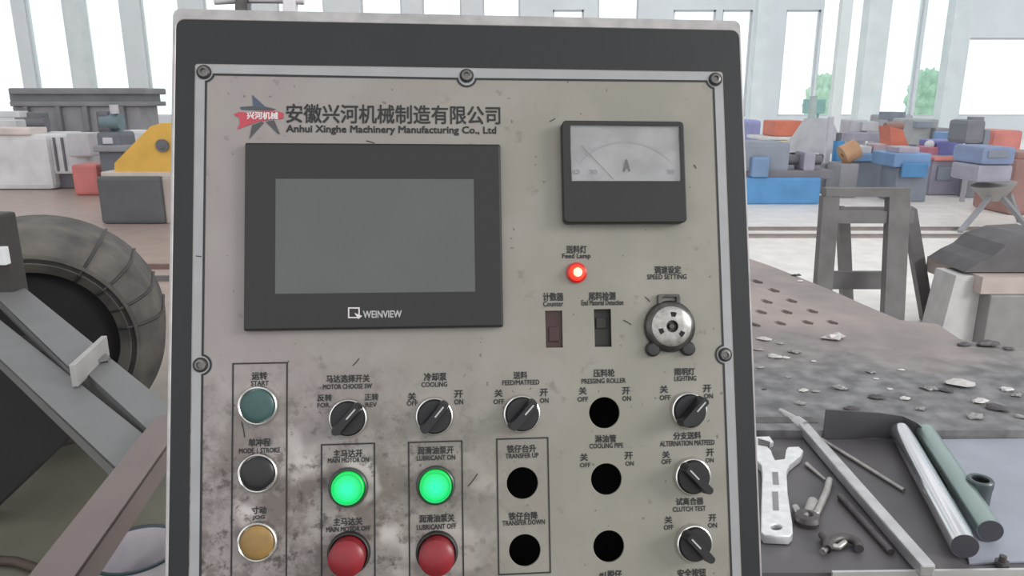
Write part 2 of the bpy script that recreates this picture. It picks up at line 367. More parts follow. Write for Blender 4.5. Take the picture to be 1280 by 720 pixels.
T('铁仔台降', 636, 640, 672, 649.5); T('TRANSFER DOWN', 628, 650, 681, 656)
T('压料轮', 742, 461.5, 768, 471); T('PRESSING ROLLER', 727, 473, 782, 479)
T('淋油管', 744, 543.5, 770, 553); T('COOLING PIPE', 737, 554, 779, 560)
T('分支送料', 842, 540, 876, 549); T('ALTERNATION MATFEED', 825, 550.5, 893, 557)
T('试离合器', 845, 622, 879, 631); T('CLUTCH TEST', 841, 633, 882, 639)
T('#1脱仔', 749, 713, 777, 723); T('安全按钮', 847, 711, 882, 721)
for off, offe, on, one in (((510, 491, 520, 500.5), (508.5, 501, 522, 507), (568, 488, 578.5, 497), (568, 499, 579, 505.5)),
        ((618.5, 487, 628, 496), (617, 499, 630, 505), (675, 486, 684.5, 495), (675, 497.5, 685.5, 503.5)),
        ((724, 484, 733, 493), (722, 496, 735, 502), (778, 484, 787, 493), (778, 495, 788.5, 501)),
        ((725.5, 567, 734.5, 576), (725, 578.5, 738, 584), (781, 565, 790.5, 574), (782, 576.5, 792, 582)),
        ((825, 482, 834.5, 491), (824.5, 494, 838, 500), (879, 481, 888.5, 490), (880, 492, 891, 498)),
        ((828, 564, 837, 572.5), (827, 574, 839, 580), (883, 561, 892, 570), (882, 572.5, 892, 578)),
        ((831, 645.5, 840, 654), (830, 656, 841.5, 662), (886, 643, 895, 651.5), (885, 653.5, 896, 659.5))):
    T('关', *off, bold=.035); T('OFF', *offe); T('开', *on, bold=.035); T('ON', *one)
# star emblem with a red banner
def poly_on(pxs, z, m, parent, name, h=0):
    pts_ = [P(x, y, h) for x, y in pxs]; bm = bmesh.new(); f = bm.faces.new([bm.verts.new((x, y, z)) for x, y in pts_]); bmesh.ops.triangulate(bm, faces=[f]); return obj(name, bm, m, parent)
EB = mat('emblem_blue', srgb(66, 78, 96), .5); EG = mat('emblem_grey', srgb(70, 70, 72), .5); ER = mat('emblem_red', srgb(176, 62, 74), .5)
def e(pts_): return [(285+x/7.11, 110+y/7.11) for x, y in pts_]
poly_on(e([(215, 60), (330, 165), (430, 190), (380, 200), (120, 195), (105, 170), (225, 160)]), .00040, EB, plate, 'emblem_star_top')
poly_on(e([(120, 175), (225, 165), (430, 188), (400, 200), (240, 200)]), .00045, EG, plate, 'emblem_star_arm')
poly_on(e([(215, 330), (300, 300), (320, 310), (190, 455)]), .00040, EG, plate, 'emblem_star_leg')
poly_on(e([(335, 300), (410, 285), (465, 415), (440, 405)]), .00040, EG, plate, 'emblem_star_leg')
poly_on(e([(50, 235), (100, 215), (200, 222), (320, 205), (430, 205), (495, 225), (490, 275), (400, 278), (270, 300), (160, 340), (85, 370), (110, 310), (100, 265)]), .0005, ER, plate, 'emblem_banner')
WINK = mat('white_ink', srgb(210, 205, 205), .5)
a_, b_, c_, d_ = 285+170/7.11, 110+215/7.11, 285+445/7.11, 110+285/7.11
T('兴河机械', a_, b_, c_, d_-1, m=WINK, h=.0003)
# scratches
bm = bmesh.new()
for a, b_ in (((585, 608), (597, 592)), ((441, 457), (449, 448)), ((458, 176), (468, 179)), ((302, 527), (306, 547)), ((779, 400), (789, 406)), ((687, 152), (694, 148)), ((867, 206), (870, 211)), ((806, 371), (812, 377)), ((245, 320), (252, 321))):
    ribbon(bm, [P(*a), P((a[0]+b_[0])/2+.7, (a[1]+b_[1])/2), P(*b_)], .0007, .0004)
obj('scratch_marks', bm, INK, plate)
# screws
SCR = mat('screw_steel', srgb(120, 118, 116), .35, .8, var=.2, scale=300)
sc0 = None
for x, y in SC:
    if sc0 is None:
        bm = bmesh.new(); lathe(bm, [(0, 0), (.0048, 0), (.0048, .0010), (.0040, .0022), (.0022, .0026), (.0020, .0012), (0, .0012)], 24); sc0 = obj('screw', bm, SCR, cab, True); s = sc0
        bm = bmesh.new(); lathe(bm, [(.0056, .0002), (.0056, .0007), (.0047, .0007)], 24); w0 = obj('washer', bm, INK, s)
    else:
        s = sc0.copy(); C.objects.link(s); q = w0.copy(); C.objects.link(q); q.parent = s
    s.location = (x, y, .0004)
# touch screen
Hs = .006
a, b_, c, d = prect((305, 179, 627.5, 411.5), Hs)
bm = bmesh.new(); cx, cy = (a+c)/2, (b_+d)/2; box(bm, (cx, cy, Hs/2+.0004), (c-a, d-b_, Hs), None, .0018)
scr = obj('touch_screen', bm, mat('screen_bezel', srgb(20, 17, 17), .32, var=.05, scale=10), cab, False)
a2, b2, c2, d2 = prect((344.5, 224, 593, 366), Hs)
bm = bmesh.new(); box(bm, ((a2+c2)/2, (b2+d2)/2, Hs+.0006), (c2-a2, d2-b2, .0003)); obj('display', bm, mat('unlit_display', srgb(80, 82, 80), .3, var=.06, scale=16), scr)['label'] = 'blank grey display area'
bm = bmesh.new(); ribbon(bm, [P(x, y, Hs) for x, y in ((436, 385), (449, 385), (449, 397), (436, 397))], .0010, Hs+.0008, True)
q = [P(x, y, Hs) for x, y in ((443, 391), (453, 395), (448, 399))]; bm.faces.new([bm.verts.new((x, y, Hs+.0009)) for x, y in q]); obj('logo_mark', bm, WINK, scr)
t = T('WEINVIEW', 454, 388.5, 502, 397, m=mat('pale_print', srgb(170, 170, 170), .5), parent=scr, h=Hs+.0005); 
bm = bmesh.new()
for k in range(3):
    ribbon(bm, [P(456+k*1, 178.5+k*.7, Hs), P(466-k, 178+k, Hs)], .0006, Hs+.001)
bm.free()
# ammeter
Hm = .010
a, b_, c, d = prect((705, 152, 856, 277), Hm)
MW, MH = c-a, d-b_; cx, cy = (a+c)/2, (b_+d)/2
wa, wb, wc, wd_ = prect((713, 155.5, 851.5, 227), Hm)
MB_ = mat('meter_housing', srgb(22, 21, 22), .38, var=.12, scale=60)
met = sheet('ammeter', [rrect(a, b_, c, d, .003), [(wa, wb), (wc, wb), (wc, wd_), (wa, wd_)]], Hm-.0015, MB_, cab, (Hm-.0015)/2+.0006, .0007)
bm = bmesh.new(); box(bm, ((wa+wc)/2, (wb+wd_)/2, .0065), (wc-wa, wd_-wb, .001))
dl = obj('dial', bm, mat('dial_card', srgb(158, 157, 158), .5, var=.2, scale=45), met)
dx, dy = (wa+wc)/2, wb-.018
bm = bmesh.new()
for i in range(31):
    t0 = math.radians(138-96*i/30); r0, r1 = .050, (.0545 if i % 5 == 0 else .0520)
    ribbon(bm, [(dx+r0*math.cos(t0), dy+r0*math.sin(t0)), (dx+r1*math.cos(t0), dy+r1*math.sin(t0))], .0004, .0072)
ribbon(bm, [(dx+.050*math.cos(math.radians(138-96*i/30)), dy+.050*math.sin(math.radians(138-96*i/30))) for i in range(31)], .0004, .0072)
obj('scale_marks', bm, mat('faded_ink', srgb(120, 120, 122), .6), met)
bm = bmesh.new(); ribbon(bm, [(dx-.010, wb+.002), (dx-.036, wb+.030)], .0006, .0078); obj('needle', bm, mat('needle_grey', srgb(96, 96, 98), .5), met)
T('A', 779, 200, 787, 214, parent=met, h=.0072, bold=.05)
for s_, x in (('0', 720), ('30', 741), ('300', 838)): T(s_, x-4, 212, x+5, 217.5, parent=met, h=.0072, m=MC['faded_ink'])
bm = bmesh.new(); box(bm, ((wa+wc)/2, (wb+wd_)/2, Hm-.001), (wc-wa, wd_-wb, .0008))
PL = bpy.data.materials.new('clear_meter_window'); PL.use_nodes = True; n_ = PL.node_tree; n_.nodes.clear()
o_ = n_.nodes.new('ShaderNodeOutputMaterial'); m_ = n_.nodes.new('ShaderNodeMixShader'); t1 = n_.nodes.new('ShaderNodeBsdfTransparent'); g1 = n_.nodes.new('ShaderNodeBsdfGlossy'); g1.inputs['Roughness'].default_value = .15; m_.inputs[0].default_value = .07
t1.inputs[0].default_value = (.95, .95, .95, 1)
n_.links.new(t1.outputs[0], m_.inputs[1]); n_.links.new(g1.outputs[0], m_.inputs[2]); n_.links.new(m_.outputs[0], o_.inputs[0])
obj('meter_window', bm, PL, met)
# feed lamp
p = P(721.5, 340.5, .004)
bm = bmesh.new(); lathe(bm, [(.0082, 0), (.0082, .002), (.0066, .003), (.0066, .0015)], 32)
fl = obj('indicator_lamp', bm, mat('red_bezel', srgb(190, 40, 36), .3), cab, True); fl.location = (p[0], p[1], .0004); fl['label'] = 'glowing red indicator lamp'
bm = bmesh.new(); lathe(bm, [(.0066, .001), (.0062, .004), (.0045, .0062), (0, .007)], 32); obj('lens', bm, mat('red_lens_lit', (.9, .05, .03), .2, var=.05, emit=(1, .035, .02), es=1.1), fl, True)
bm = bmesh.new(); lathe(bm, [(.0034, .0066), (.002, .0072), (0, .0074)], 24); obj('filament_glow', bm, mat('hot_core', (1, .8, .3), .3, var=.02, emit=(1, .62, .22), es=2.4), fl, True)
# recessed inserts in the rectangular cut-outs
a, b_, c, d = prect(rects[0]); bm = bmesh.new(); box(bm, ((a+c)/2, (b_+d)/2, -.006), (c-a+.002, d-b_+.002, .006), None, .0008); box(bm, ((a+c)/2, (b_+d)/2-.004, -.0032), (.008, .012, .003), None, .0008)
obj('counter_window', bm, mat('dark_red_plastic', srgb(58, 24, 24), .35), cab)['label'] = 'dark red insert in the left slot'
a, b_, c, d = prect(rects[1]); bm = bmesh.new(); box(bm, ((a+c)/2, (b_+d)/2, -.009), (c-a+.002, d-b_+.002, .006), None, .0008); box(bm, ((a+c)/2, (b_+d)/2+.004, -.006), (.009, .009, .003), None, .0008)
obj('switch_insert', bm, mat('dark_grey_plastic', srgb(42, 38, 36), .5), cab)['label'] = 'dark grey insert in the right slot'
# push buttons
def bezel(r=.0150, m=CHROME):
    bm = bmesh.new(); lathe(bm, [(r, 0), (r, .0022), (r-.0006, .0040), (r-.0016, .0046), (r-.0024, .0040), (r-.0026, .0012), (0, .0012)], 48)
    return obj('push_button', bm, m, cab, True)
bz = {}
def push(px, py, capm, label, h=.0035, dome=.0012, tall=.0050, m=CHROME, r=.0150):
    k = (r, m.name)
    if k not in bz: bz[k] = bezel(r, m); b0 = bz[k]
    else: b0 = bz[k].copy(); C.objects.link(b0)
    p = P(px, py, h); b0.location = (p[0], p[1], .0004); b0['label'] = label
    rc = r-.0028; bm = bmesh.new(); lathe(bm, [(rc, .001), (rc, tall-.0008), (rc-.0008, tall), (rc*.7, tall+dome*.6), (rc*.35, tall+dome*.92), (0, tall+dome)], 48)
    obj('button_cap', bm, capm, b0, True); return b0
push(322, 507.5, mat('teal_cap', srgb(52, 82, 80), .4, var=.1, scale=120), 'dull green push button in chrome ring')
push(322, 592, mat('black_cap', srgb(28, 26, 28), .4), 'black push button in chrome ring')
push(321.5, 678, mat('amber_cap', srgb(142, 112, 62), .4, var=.12, scale=90), 'dusty amber push button in chrome ring')
DB = mat('dark_bezel', srgb(70, 84, 76), .35, .4)
GRN = bpy.data.materials.new('green_lens_lit'); GRN.use_nodes = True; gn = GRN.node_tree; gb = gn.nodes['Principled BSDF']
gt = gn.nodes.new('ShaderNodeTexCoord'); gg = gn.nodes.new('ShaderNodeVectorMath'); gg.operation = 'LENGTH'; gm = gn.nodes.new('ShaderNodeVectorMath'); gm.operation = 'MULTIPLY'; gm.inputs[1].default_value = (1, 1, 0)
gn.links.new(gt.outputs['Object'], gm.inputs[0]); gn.links.new(gm.outputs[0], gg.inputs[0])
gr = gn.nodes.new('ShaderNodeMapRange'); gr.inputs[1].default_value = .003; gr.inputs[2].default_value = .0115; gn.links.new(gg.outputs['Value'], gr.inputs[0])
gx = gn.nodes.new('ShaderNodeValToRGB'); gx.color_ramp.elements[0].color = (.01, .95, .52, 1); gx.color_ramp.elements[1].color = (0, .84, .10, 1); gn.links.new(gr.outputs[0], gx.inputs[0])
gn.links.new(gx.outputs[0], gb.inputs['Emission Color']); gb.inputs['Emission Strength'].default_value = 1.05; gb.inputs['Base Color'].default_value = (.005, .08, .02, 1); gb.inputs['Roughness'].default_value = .45
for px, py, l in ((434.5, 610.5, 'glowing green push button, motor column'), (544.5, 608, 'glowing green push button, lubricant column')):
    b0 = push(px, py, GRN, l, .0055, .0010, .0075, DB, .0148)
    bm = bmesh.new(); lathe(bm, [(.0112, .0060), (.0116, .0092), (.0108, .0092), (.0104, .0082)], 48); obj('lens_rim', bm, mat('green_rim', (.01, .35, .1), .3, emit=(0, .7, .15), es=.5), b0, True)
REDL = mat('red_lens', srgb(138, 28, 38), .38, var=.15, scale=60)
OL = mat('dark_collar', srgb(40, 38, 36), .5)
for px, py, l in ((435, 694, 'unlit red push button, motor column'), (546, 693, 'unlit red push button, lubricant column')):
    b0 = push(px, py, REDL, l, .0070, .0030, .0180, OL, .0160)
# selector switches
sel0 = None
def selector(px, py, ang, label):
    global sel0
    if sel0 is None:
        bm = bmesh.new(); r = .0146; lathe(bm, [(r, 0), (r, .0025), (r-.0006, .0042), (r-.0014, .0046), (r-.0020, .0040), (r-.0022, .001), (0, .001)], 48)
        s = obj('selector_switch', bm, CHROME, cab, True); parts = []
        bm = bmesh.new(); lathe(bm, [(.0126, .001), (.0126, .0060), (.0119, .0070), (0, .0072)], 40)
        # lever: waisted bar with rounded ends
        pl = []
        for i in range(9): t = math.radians(-60+120*i/8); pl.append((.0104+.0042*math.cos(t), .0046*math.sin(t)))
        pl += [(.004, .0040), (-.004, .0040)]
        for i in range(9): t = math.radians(120+120*i/8); pl.append((-.0104+.0042*math.cos(t), .0046*math.sin(t)))
        pl += [(-.004, -.0040), (.004, -.0040)]
        t2 = bmesh.new(); lo = [t2.verts.new((x, y, .0062)) for x, y in pl]; hi = [t2.verts.new((x*.93, y*.72, .0195)) for x, y in pl]; n = len(pl)
        t2.faces.new(hi)
        for i in range(n): t2.faces.new((lo[i], lo[(i+1) % n], hi[(i+1) % n], hi[i]))
        merge(bm, t2)
        parts.append(obj('knob', bm, mat('black_knob', srgb(22, 21, 24), .45, var=.15, scale=80), s, True))
        bm = bmesh.new(); box(bm, (.0060, 0, .0197), (.0098, .0011, .0005)); parts.append(obj('pointer_line', bm, mat('pointer_white', srgb(185, 182, 180), .5), s))
        sel0 = (s, parts)
    else:
        s = sel0[0].copy(); C.objects.link(s); parts = []
        for q in sel0[1]: k = q.copy(); C.objects.link(k); k.parent = s; parts.append(k)
    p = P(px, py, .004); s.location = (p[0], p[1], .0004); s['label'] = label
    s.rotation_euler = (0, 0, math.radians(ang)); return s
selector(435, 523, 48, 'motor direction selector turned up right'); selector(543, 520.5, 50, 'cooling selector turned up right'); selector(652.5, 517.5, 47, 'feed selector turned up right')
selector(862, 513.5, 46, 'lighting selector turned up right'); selector(866.5, 596, 133, 'alternation selector turned up left'); selector(868.5, 680, 133, 'clutch test selector turned up left')
# speed-setting mount
p = P(838, 408, .004); GUN = mat('worn_steel_dark', srgb(96, 94, 92), .34, .8, var=.25, scale=120)
bm = bmesh.new(); lathe(bm, [(.0205, 0), (.0205, .0030), (.0192, .0052), (.0150, .0070), (.0080, .0082), (.0046, .0084), (.0046, .0030), (0, .0030)], 56)
sp = obj('speed_dial_mount', bm, GUN, cab, True); sp.location = (p[0], p[1], .0004); sp['label'] = 'round steel dial seat without its knob'
DOM = mat('bright_worn_steel', srgb(176, 174, 170), .35, .85, var=.22, scale=180)
bm = bmesh.new(); lathe(bm, [(.0158, .0068), (.0140, .0076), (.0082, .0087), (.0048, .0089), (.0046, .0050)], 56); obj('bright_disc', bm, DOM, sp, True)
HOL = mat('hole_black', (.008, .008, .009), .8)
bm = bmesh.new(); lathe(bm, [(0, .0012), (.0022, .0012), (.0022, .0080), (.0019, .0083), (0, .0083)], 20); obj('shaft', bm, GUN, sp, True)
for k, a in enumerate((82, 202, 322)):
    bm = bmesh.new(); R0 = .0095; tpts = []
    for i in range(9): t = math.radians(a-12+24*i/8); tpts.append(((R0+.0018)*math.cos(t), (R0+.0018)*math.sin(t), .0089))
    for i in range(9): t = math.radians(a+12-24*i/8); tpts.append(((R0-.0018)*math.cos(t), (R0-.0018)*math.sin(t), .0089))
    prism(bm, tpts, (0, 0, -.004)); obj('kidney_slot', bm, HOL, sp)
for s_ in (-1, 1):
    bm = bmesh.new(); lathe(bm, [(0, 0), (.0058, 0), (.0058, .0035), (.0045, .0050), (0, .0055)], 24, Matrix.Translation((s_*.0142-.0002, -.0178, 0))); obj('mounting_ear', bm, BLACKP, sp, True)
sheet('lug', [rrect(-.0092, .0185, .0080, .0262, .001), rrect(-.0066, .0200, .0056, .0245, .0006)], .003, GUN, sp, .0018, .0003).location = (.0004, -.001, 0)
# conduit and clamp on the cabinet top
WG = mat('pale_grey_paint', srgb(206, 202, 204), .5, var=.05, scale=30)
bm = bmesh.new(); ya = P(300, 4, -.05)[1]; za = -.045
pts_ = []
for i in range(9): q = P(268+14*i, 2.2+(i-4)**2*.12, za); pts_.append((q[0], q[1]+.002, za))
tube_path(bm, pts_, .0032, 10); obj('conduit', bm, WG, cab, True)
for px in (304, 363):
    bm = bmesh.new(); q = P(px, 4, za); hc = P(px, 2.5, za)[1]+.005-Y1; box(bm, (q[0], Y1+hc/2-.001, za), (.010, hc+.002, .014), None, .001); obj('conduit_clamp', bm, MC['worn_steel_dark'] if px == 304 else WG, cab)
bm = bmesh.new(); q0 = P(219, 6, -.02); q1 = P(262, 6, -.02); box(bm, ((q0[0]+q1[0])/2, Y1+.006, -.04), (q1[0]-q0[0], .012, .03), None, .002); obj('hinge_block', bm, WG, cab)
# stand (in world coordinates brought into the cabinet's frame)
bm = bmesh.new(); cw = PM @ Vector((.21, -.44, -.12))
box(bm, (cw.x, cw.y, cw.z/2-.04), (.16, .1, cw.z-.08), None, .004); box(bm, (cw.x, cw.y, .011), (.42, .36, .02), None, .003)
bmesh.ops.transform(bm, matrix=PI_, verts=bm.verts); obj('stand', bm, DARK, cab)

# ================================================================== RIGHT: MACHINE BED, TRAY, TOOLS
DZ = .915; BZ = .90
def pz(px, py, z): v = atz(px, py, z); return (v.x, v.y)
DECK = mat('dusty_steel_deck', srgb(156, 142, 138), .6, .1, scale=5, col2=srgb(128, 121, 119), contrast=(.35, .62), bump=.15)
_nt = DECK.node_tree; _b = _nt.nodes['Principled BSDF']; _old = _b.inputs['Base Color'].links[0].from_socket
_g = _nt.nodes.new('ShaderNodeTexCoord'); _s = _nt.nodes.new('ShaderNodeSeparateXYZ'); _nt.links.new(_g.outputs['Object'], _s.inputs[0])
_n = _nt.nodes.new('ShaderNodeTexNoise'); _n.inputs['Scale'].default_value = 4; _n.inputs['Detail'].default_value = 6; _nt.links.new(_g.outputs['Object'], _n.inputs['Vector'])
_a = _nt.nodes.new('ShaderNodeMath'); _a.operation = 'MULTIPLY_ADD'; _a.inputs[1].default_value = .6; _nt.links.new(_n.outputs[0], _a.inputs[0]); _nt.links.new(_s.outputs['Y'], _a.inputs[2])
_m = _nt.nodes.new('ShaderNodeMapRange'); _m.inputs[1].default_value = 1.82; _m.inputs[2].default_value = 2.12; _nt.links.new(_a.outputs[0], _m.inputs[0])
_n2 = _nt.nodes.new('ShaderNodeTexNoise'); _n2.inputs['Scale'].default_value = 22; _n2.inputs['Detail'].default_value = 7; _nt.links.new(_g.outputs['Object'], _n2.inputs['Vector'])
_r = _nt.nodes.new('ShaderNodeValToRGB'); _r.color_ramp.elements[0].position = .35; _r.color_ramp.elements[1].position = .68; _r.color_ramp.elements[0].color = (*srgb(88, 88, 90), 1); _r.color_ramp.elements[1].color = (*srgb(134, 133, 134), 1); _nt.links.new(_n2.outputs[0], _r.inputs[0])
_x = _nt.nodes.new('ShaderNodeMix'); _x.data_type = 'RGBA'; _nt.links.new(_m.outputs[0], _x.inputs[0]); _nt.links.new(_r.outputs[0], _x.inputs[6]); _nt.links.new(_old, _x.inputs[7]); _nt.links.new(_x.outputs[2], _b.inputs['Base Color'])
deck = thing('machine_bed', 'broad dusty steel machine bed with slotted far end behind the tool tray', 'machine bed')
edge = [(830, 288), (930, 321), (965, 333), (1000, 347), (1040, 363), (1080, 381), (1125, 400), (1172, 405), (1200, 424), (1240, 432), (1330, 440)]
outl = [pz(x, y, DZ) for x, y in edge] + [pz(1400, 538, DZ), pz(1165, 538, DZ), pz(1030, 538, DZ), pz(860, 538, DZ)]
slots = []
for sx_, sy_ in ((946, 352), (967, 363), (958, 377), (989, 376), (951, 390), (983, 390), (1015, 389), (975, 404), (1009, 403), (1040, 403), (943, 406), (930, 364), (925, 378)):
    c0 = [(sx_-8, sy_-2.6), (sx_-2, sy_-3), (sx_+8, sy_+.6), (sx_+7, sy_+2.8), (sx_, sy_+2.2), (sx_-7, sy_-.5)]; slots.append([pz(x, y, DZ) for x, y in c0])
sheet('top_plate', [outl[::-1]]+slots, .02, DECK, deck, DZ-.01)
bm = bmesh.new()
und = [Vector((*pz(x, y, DZ), .0))*1 for x, y in ((900, 345), (1110, 412), (1330, 452), (1400, 540), (860, 530))]
prism(bm, [Vector((v.x, v.y, DZ-.10)) for v in und], (0, 0, -.06)); obj('underframe', bm, mat('dark_frame', srgb(60, 58, 58), .7), deck)
for x, y in ((905, 350), (1120, 420), (1300, 460), (1330, 530), (960, 522)):
    q = pz(x, y, DZ); bm = bmesh.new(); box(bm, (q[0], q[1], (DZ-.08)/2), (.07, .07, DZ-.08)); obj('leg', bm, MC['dark_frame'], deck)
# bright scraps and lumps on the bed
SCRAP = [mat('pale_scrap', srgb(198, 194, 192), .5, .2, scale=40), mat('mid_scrap', srgb(150, 147, 146), .55, .2, scale=40), mat('dark_scrap', srgb(84, 80, 82), .6, .1, scale=40)]
sm = []
for k in range(5):
    bm = bmesh.new(); bmesh.ops.create_icosphere(bm, subdivisions=2, radius=1)
    for v in bm.verts: v.co = Vector((v.co.x*(1+random.uniform(-.4, .3)), v.co.y*(.6+random.uniform(-.28, .25)), max(-.2, v.co.z*(.3+random.uniform(-.2, .2)))))
    me = bpy.data.meshes.new('metal_scrap'); bmesh.ops.recalc_face_normals(bm, faces=bm.faces); bm.to_mesh(me); bm.free(); sm.append(me)
spots = [(1040, 424, 26, 0), (955, 425, 14, 0), (968, 447, 16, 0), (948, 438, 10, 1), (982, 448, 9, 0), (993, 441, 14, 1), (1017, 452, 6, 0), (985, 472, 7, 1), (1004, 489, 11, 0), (1050, 486, 15, 1), (1088, 466, 10, 1), (1095, 474, 6, 0), (1112, 487, 7, 0), (1126, 463, 7, 0), (1131, 499, 11, 0), (1160, 487, 16, 1), (1200, 482, 26, 0), (1258, 488, 14, 0), (1225, 503, 16, 0), (1218, 522, 18, 1), (1270, 495, 12, 1), (1182, 489, 14, 2), (1245, 512, 22, 2), (1095, 498, 16, 2), (1000, 505, 12, 1), (955, 487, 6, 2), (1235, 432, 22, 2), (1260, 437, 12, 2), (1205, 432, 14, 2), (1000, 352, 7, 0), (995, 345, 10, 2), (1065, 512, 15, 2), (1275, 522, 12, 1), (950, 460, 9, 1), (975, 430, 8, 1), (1150, 512, 12, 1), (1020, 490, 9, 1)]
lab = {0: ('pale scraps lying on the machine bed', 'small pale metal scrap lying on the dusty machine bed'), 1: ('grey scraps lying on the machine bed', 'small mid-grey metal scrap lying on the dusty machine bed'), 2: ('dark scraps lying on the machine bed', 'small dark lump of scrap lying on the dusty machine bed')}
where = ['large white jagged scrap on the bed, just below the slots', 'wide pale flake hard against the panel edge, below the slots', 'broad pale scrap against the panel, under the two grey ones', 'grey flake at the panel edge between two pale scraps',
 'small pale chip right of the broad pale scrap', 'grey chip above the small pale chip near the panel', 'tiny pale chip furthest right in the cluster near the panel', 'tiny grey crumb midway between panel and tray lip', 'rounded pale lump behind the long bar tip', 'long grey flake behind the left end of the tray lip',
 'grey flake in the middle of the bed, left of the green tube', 'tiny bright crumb below the grey middle flake', 'bright pale chip just behind the tray lip', 'lone small pale chip in the open middle of the bed', 'pale sliver just behind the bend of the tray lip', 'grey lump behind the tubes, left of the long pale flake',
 'long pale flake at the right of the bed, the biggest there', 'pale flake close to the right edge of the picture', 'pale flake in front of the long pale flake', 'rounded grey hump at the front edge, behind the steel sheet', 'grey flake near the right edge, behind the long dark lump', 'dark chunk left of the long pale flake',
 'long dark lump near the front edge at the right', 'dark chunk just behind the tray lip', 'grey flake behind the tip of the long bar', 'tiny black crumb against the panel edge', 'long dark lump at the far edge near the pale bin', 'rightmost dark lump at the far edge of the bed', 'dark lump at the far edge, left of its two neighbours',
 'small pale chip at the far slotted end', 'dark flake at the far slotted end', 'dark curl just behind the tray lip, touching it', 'grey lump at the right edge behind the steel sheet', 'grey crumb at the panel edge under the pale scraps', 'grey chip between the large white scrap and the panel', 'grey lump directly behind the green tube', 'grey crumb between long bar tip and tray lip']
for i, (x, y, wpx, k) in enumerate(spots):
    v = atz(x, y, DZ); rr = (v-CAM).length*wpx/F/2*1.1
    me = sm[i % 5].copy(); me.materials.append(SCRAP[k]); o = bpy.data.objects.new('metal_scrap', me); C.objects.link(o)
    o.location = (v.x, v.y, DZ+rr*.2); o.scale = (rr, rr, rr*.9); o.rotation_euler = (0, 0, random.uniform(-.4, .4)); tag(o, where[i], 'scrap metal', 'scraps lying on the machine bed')
# work bench with dark top
bench = thing('work_bench', 'dark steel work bench with pale front edge holding the tools', 'bench')
BT = mat('dark_bench_steel', srgb(102, 99, 102), .5, .3, scale=7, var=.14, bump=.05)
bp = [pz(x, y, BZ) for x, y in ((925, 536), (1400, 552), (1400, 712), (1045, 714), (925, 716))]
DFY = pz(1030, 538, DZ)[1]-.004; bl_ = Vector((.235, bp[3][1], 0))
bm = bmesh.new(); prism(bm, [Vector((.235, bp[4][1]-.0, BZ)), Vector((bp[2][0], bp[4][1], BZ)), Vector((bp[1][0], DFY, BZ)), Vector((.235, DFY, BZ))], (0, 0, -.02)); obj('bench_top', bm, BT, bench)
bm = bmesh.new(); e0 = atz(1040, 716, BZ+.004); e1 = atz(1300, 711, BZ+.004); bar(bm, (e0.x, e0.y, BZ+.001), (e1.x+.1, e1.y, BZ+.001), .004, .010); obj('front_edge', bm, mat('bright_edge', srgb(205, 205, 204), .35, .5), bench)['label'] = 'bright bare metal front edge'
for x in (.28, bp[2][0]-.08):
    for y in (bp[4][1]+.06, bp[0][1]-.06): bm = bmesh.new(); box(bm, (x, y, (BZ-.02)/2), (.05, .05, BZ-.02)); obj('leg', bm, MC['dark_frame'], bench)
# blue-grey steel sheet
sheet_p = [pz(x, y, BZ+.003) for x, y in ((1168, 549), (1300, 548), (1325, 700), (1212, 704))]
bm = bmesh.new(); prism(bm, [Vector((x, y, BZ+.0005)) for x, y in sheet_p], (0, 0, .0025)); tag(obj('steel_sheet', bm, mat('blue_grey_sheet', srgb(152, 155, 167), .45, .1, scale=12, var=.08)), 'smooth blue-grey steel sheet lying at the right end of the bench', 'metal sheet')
# bent tray lip behind the tubes
lip = [(1029, 548, 0, 0), (1060, 548, 0, 0), (1095, 547, 0, 0), (1125, 548, 0, 0), (1143, 552, 0, 0), (1160, 562, 0, 0)]
bm = bmesh.new(); prev = None
a_ = [atz(x0, y0, BZ+.001) for x0, y0, _, _ in lip]
for i, q in enumerate(a_):
    hh = [.056, .053, .048, .043, .036, .028][i]
    cur = [bm.verts.new(q), bm.verts.new(q+Vector((0, 0, hh))), bm.verts.new(q+Vector((0, .004, hh))), bm.verts.new(q+Vector((0, .004, 0)))]
    if prev:
        for k in range(4): bm.faces.new((prev[k], prev[(k+1) % 4], cur[(k+1) % 4], cur[k]))
    else: bm.faces.new(cur)
    prev = cur
bm.faces.new(prev[::-1]); tl_ = tag(obj('tray_lip', bm, mat('tray_steel', srgb(92, 90, 94), .45, .4), None, False), 'bent dark sheet-metal lip standing behind the two tubes', 'metal strip')
# chrome tube, green tube
def lyingrod(a, b_, r, z=BZ): A = atz(*a, z+r); B_ = atz(*b_, z+r); return A, B_
CH2 = mat('polished_tube', srgb(226, 226, 230), .16, 1, var=.03)
def tube(name, a, b_, r, m, label, cat='tube', z=BZ+.004):
    t = thing(name, label, cat); A, B_ = lyingrod(a, b_, r, z); bm = bmesh.new(); rod(bm, B_, A, r, 32); obj('tube_wall', bm, m, t, True)
    d = (B_-A).normalized(); bm = bmesh.new(); rod(bm, B_-d*.002, B_+d*.0006, r*.96, 32); obj('end_face', bm, mat('dark_end', srgb(70, 68, 76), .6), t); return t
tube('chrome_tube', (1126, 540), (1206, 683), .0175, CH2, 'polished chrome tube lying on the bench beside the greenish tube')
tube('green_tube', (1157, 541), (1238, 664), .0165, mat('green_grey_tube', srgb(158, 176, 172), .28, .75, var=.06), 'dull greenish-grey tube lying just right of the chrome tube')
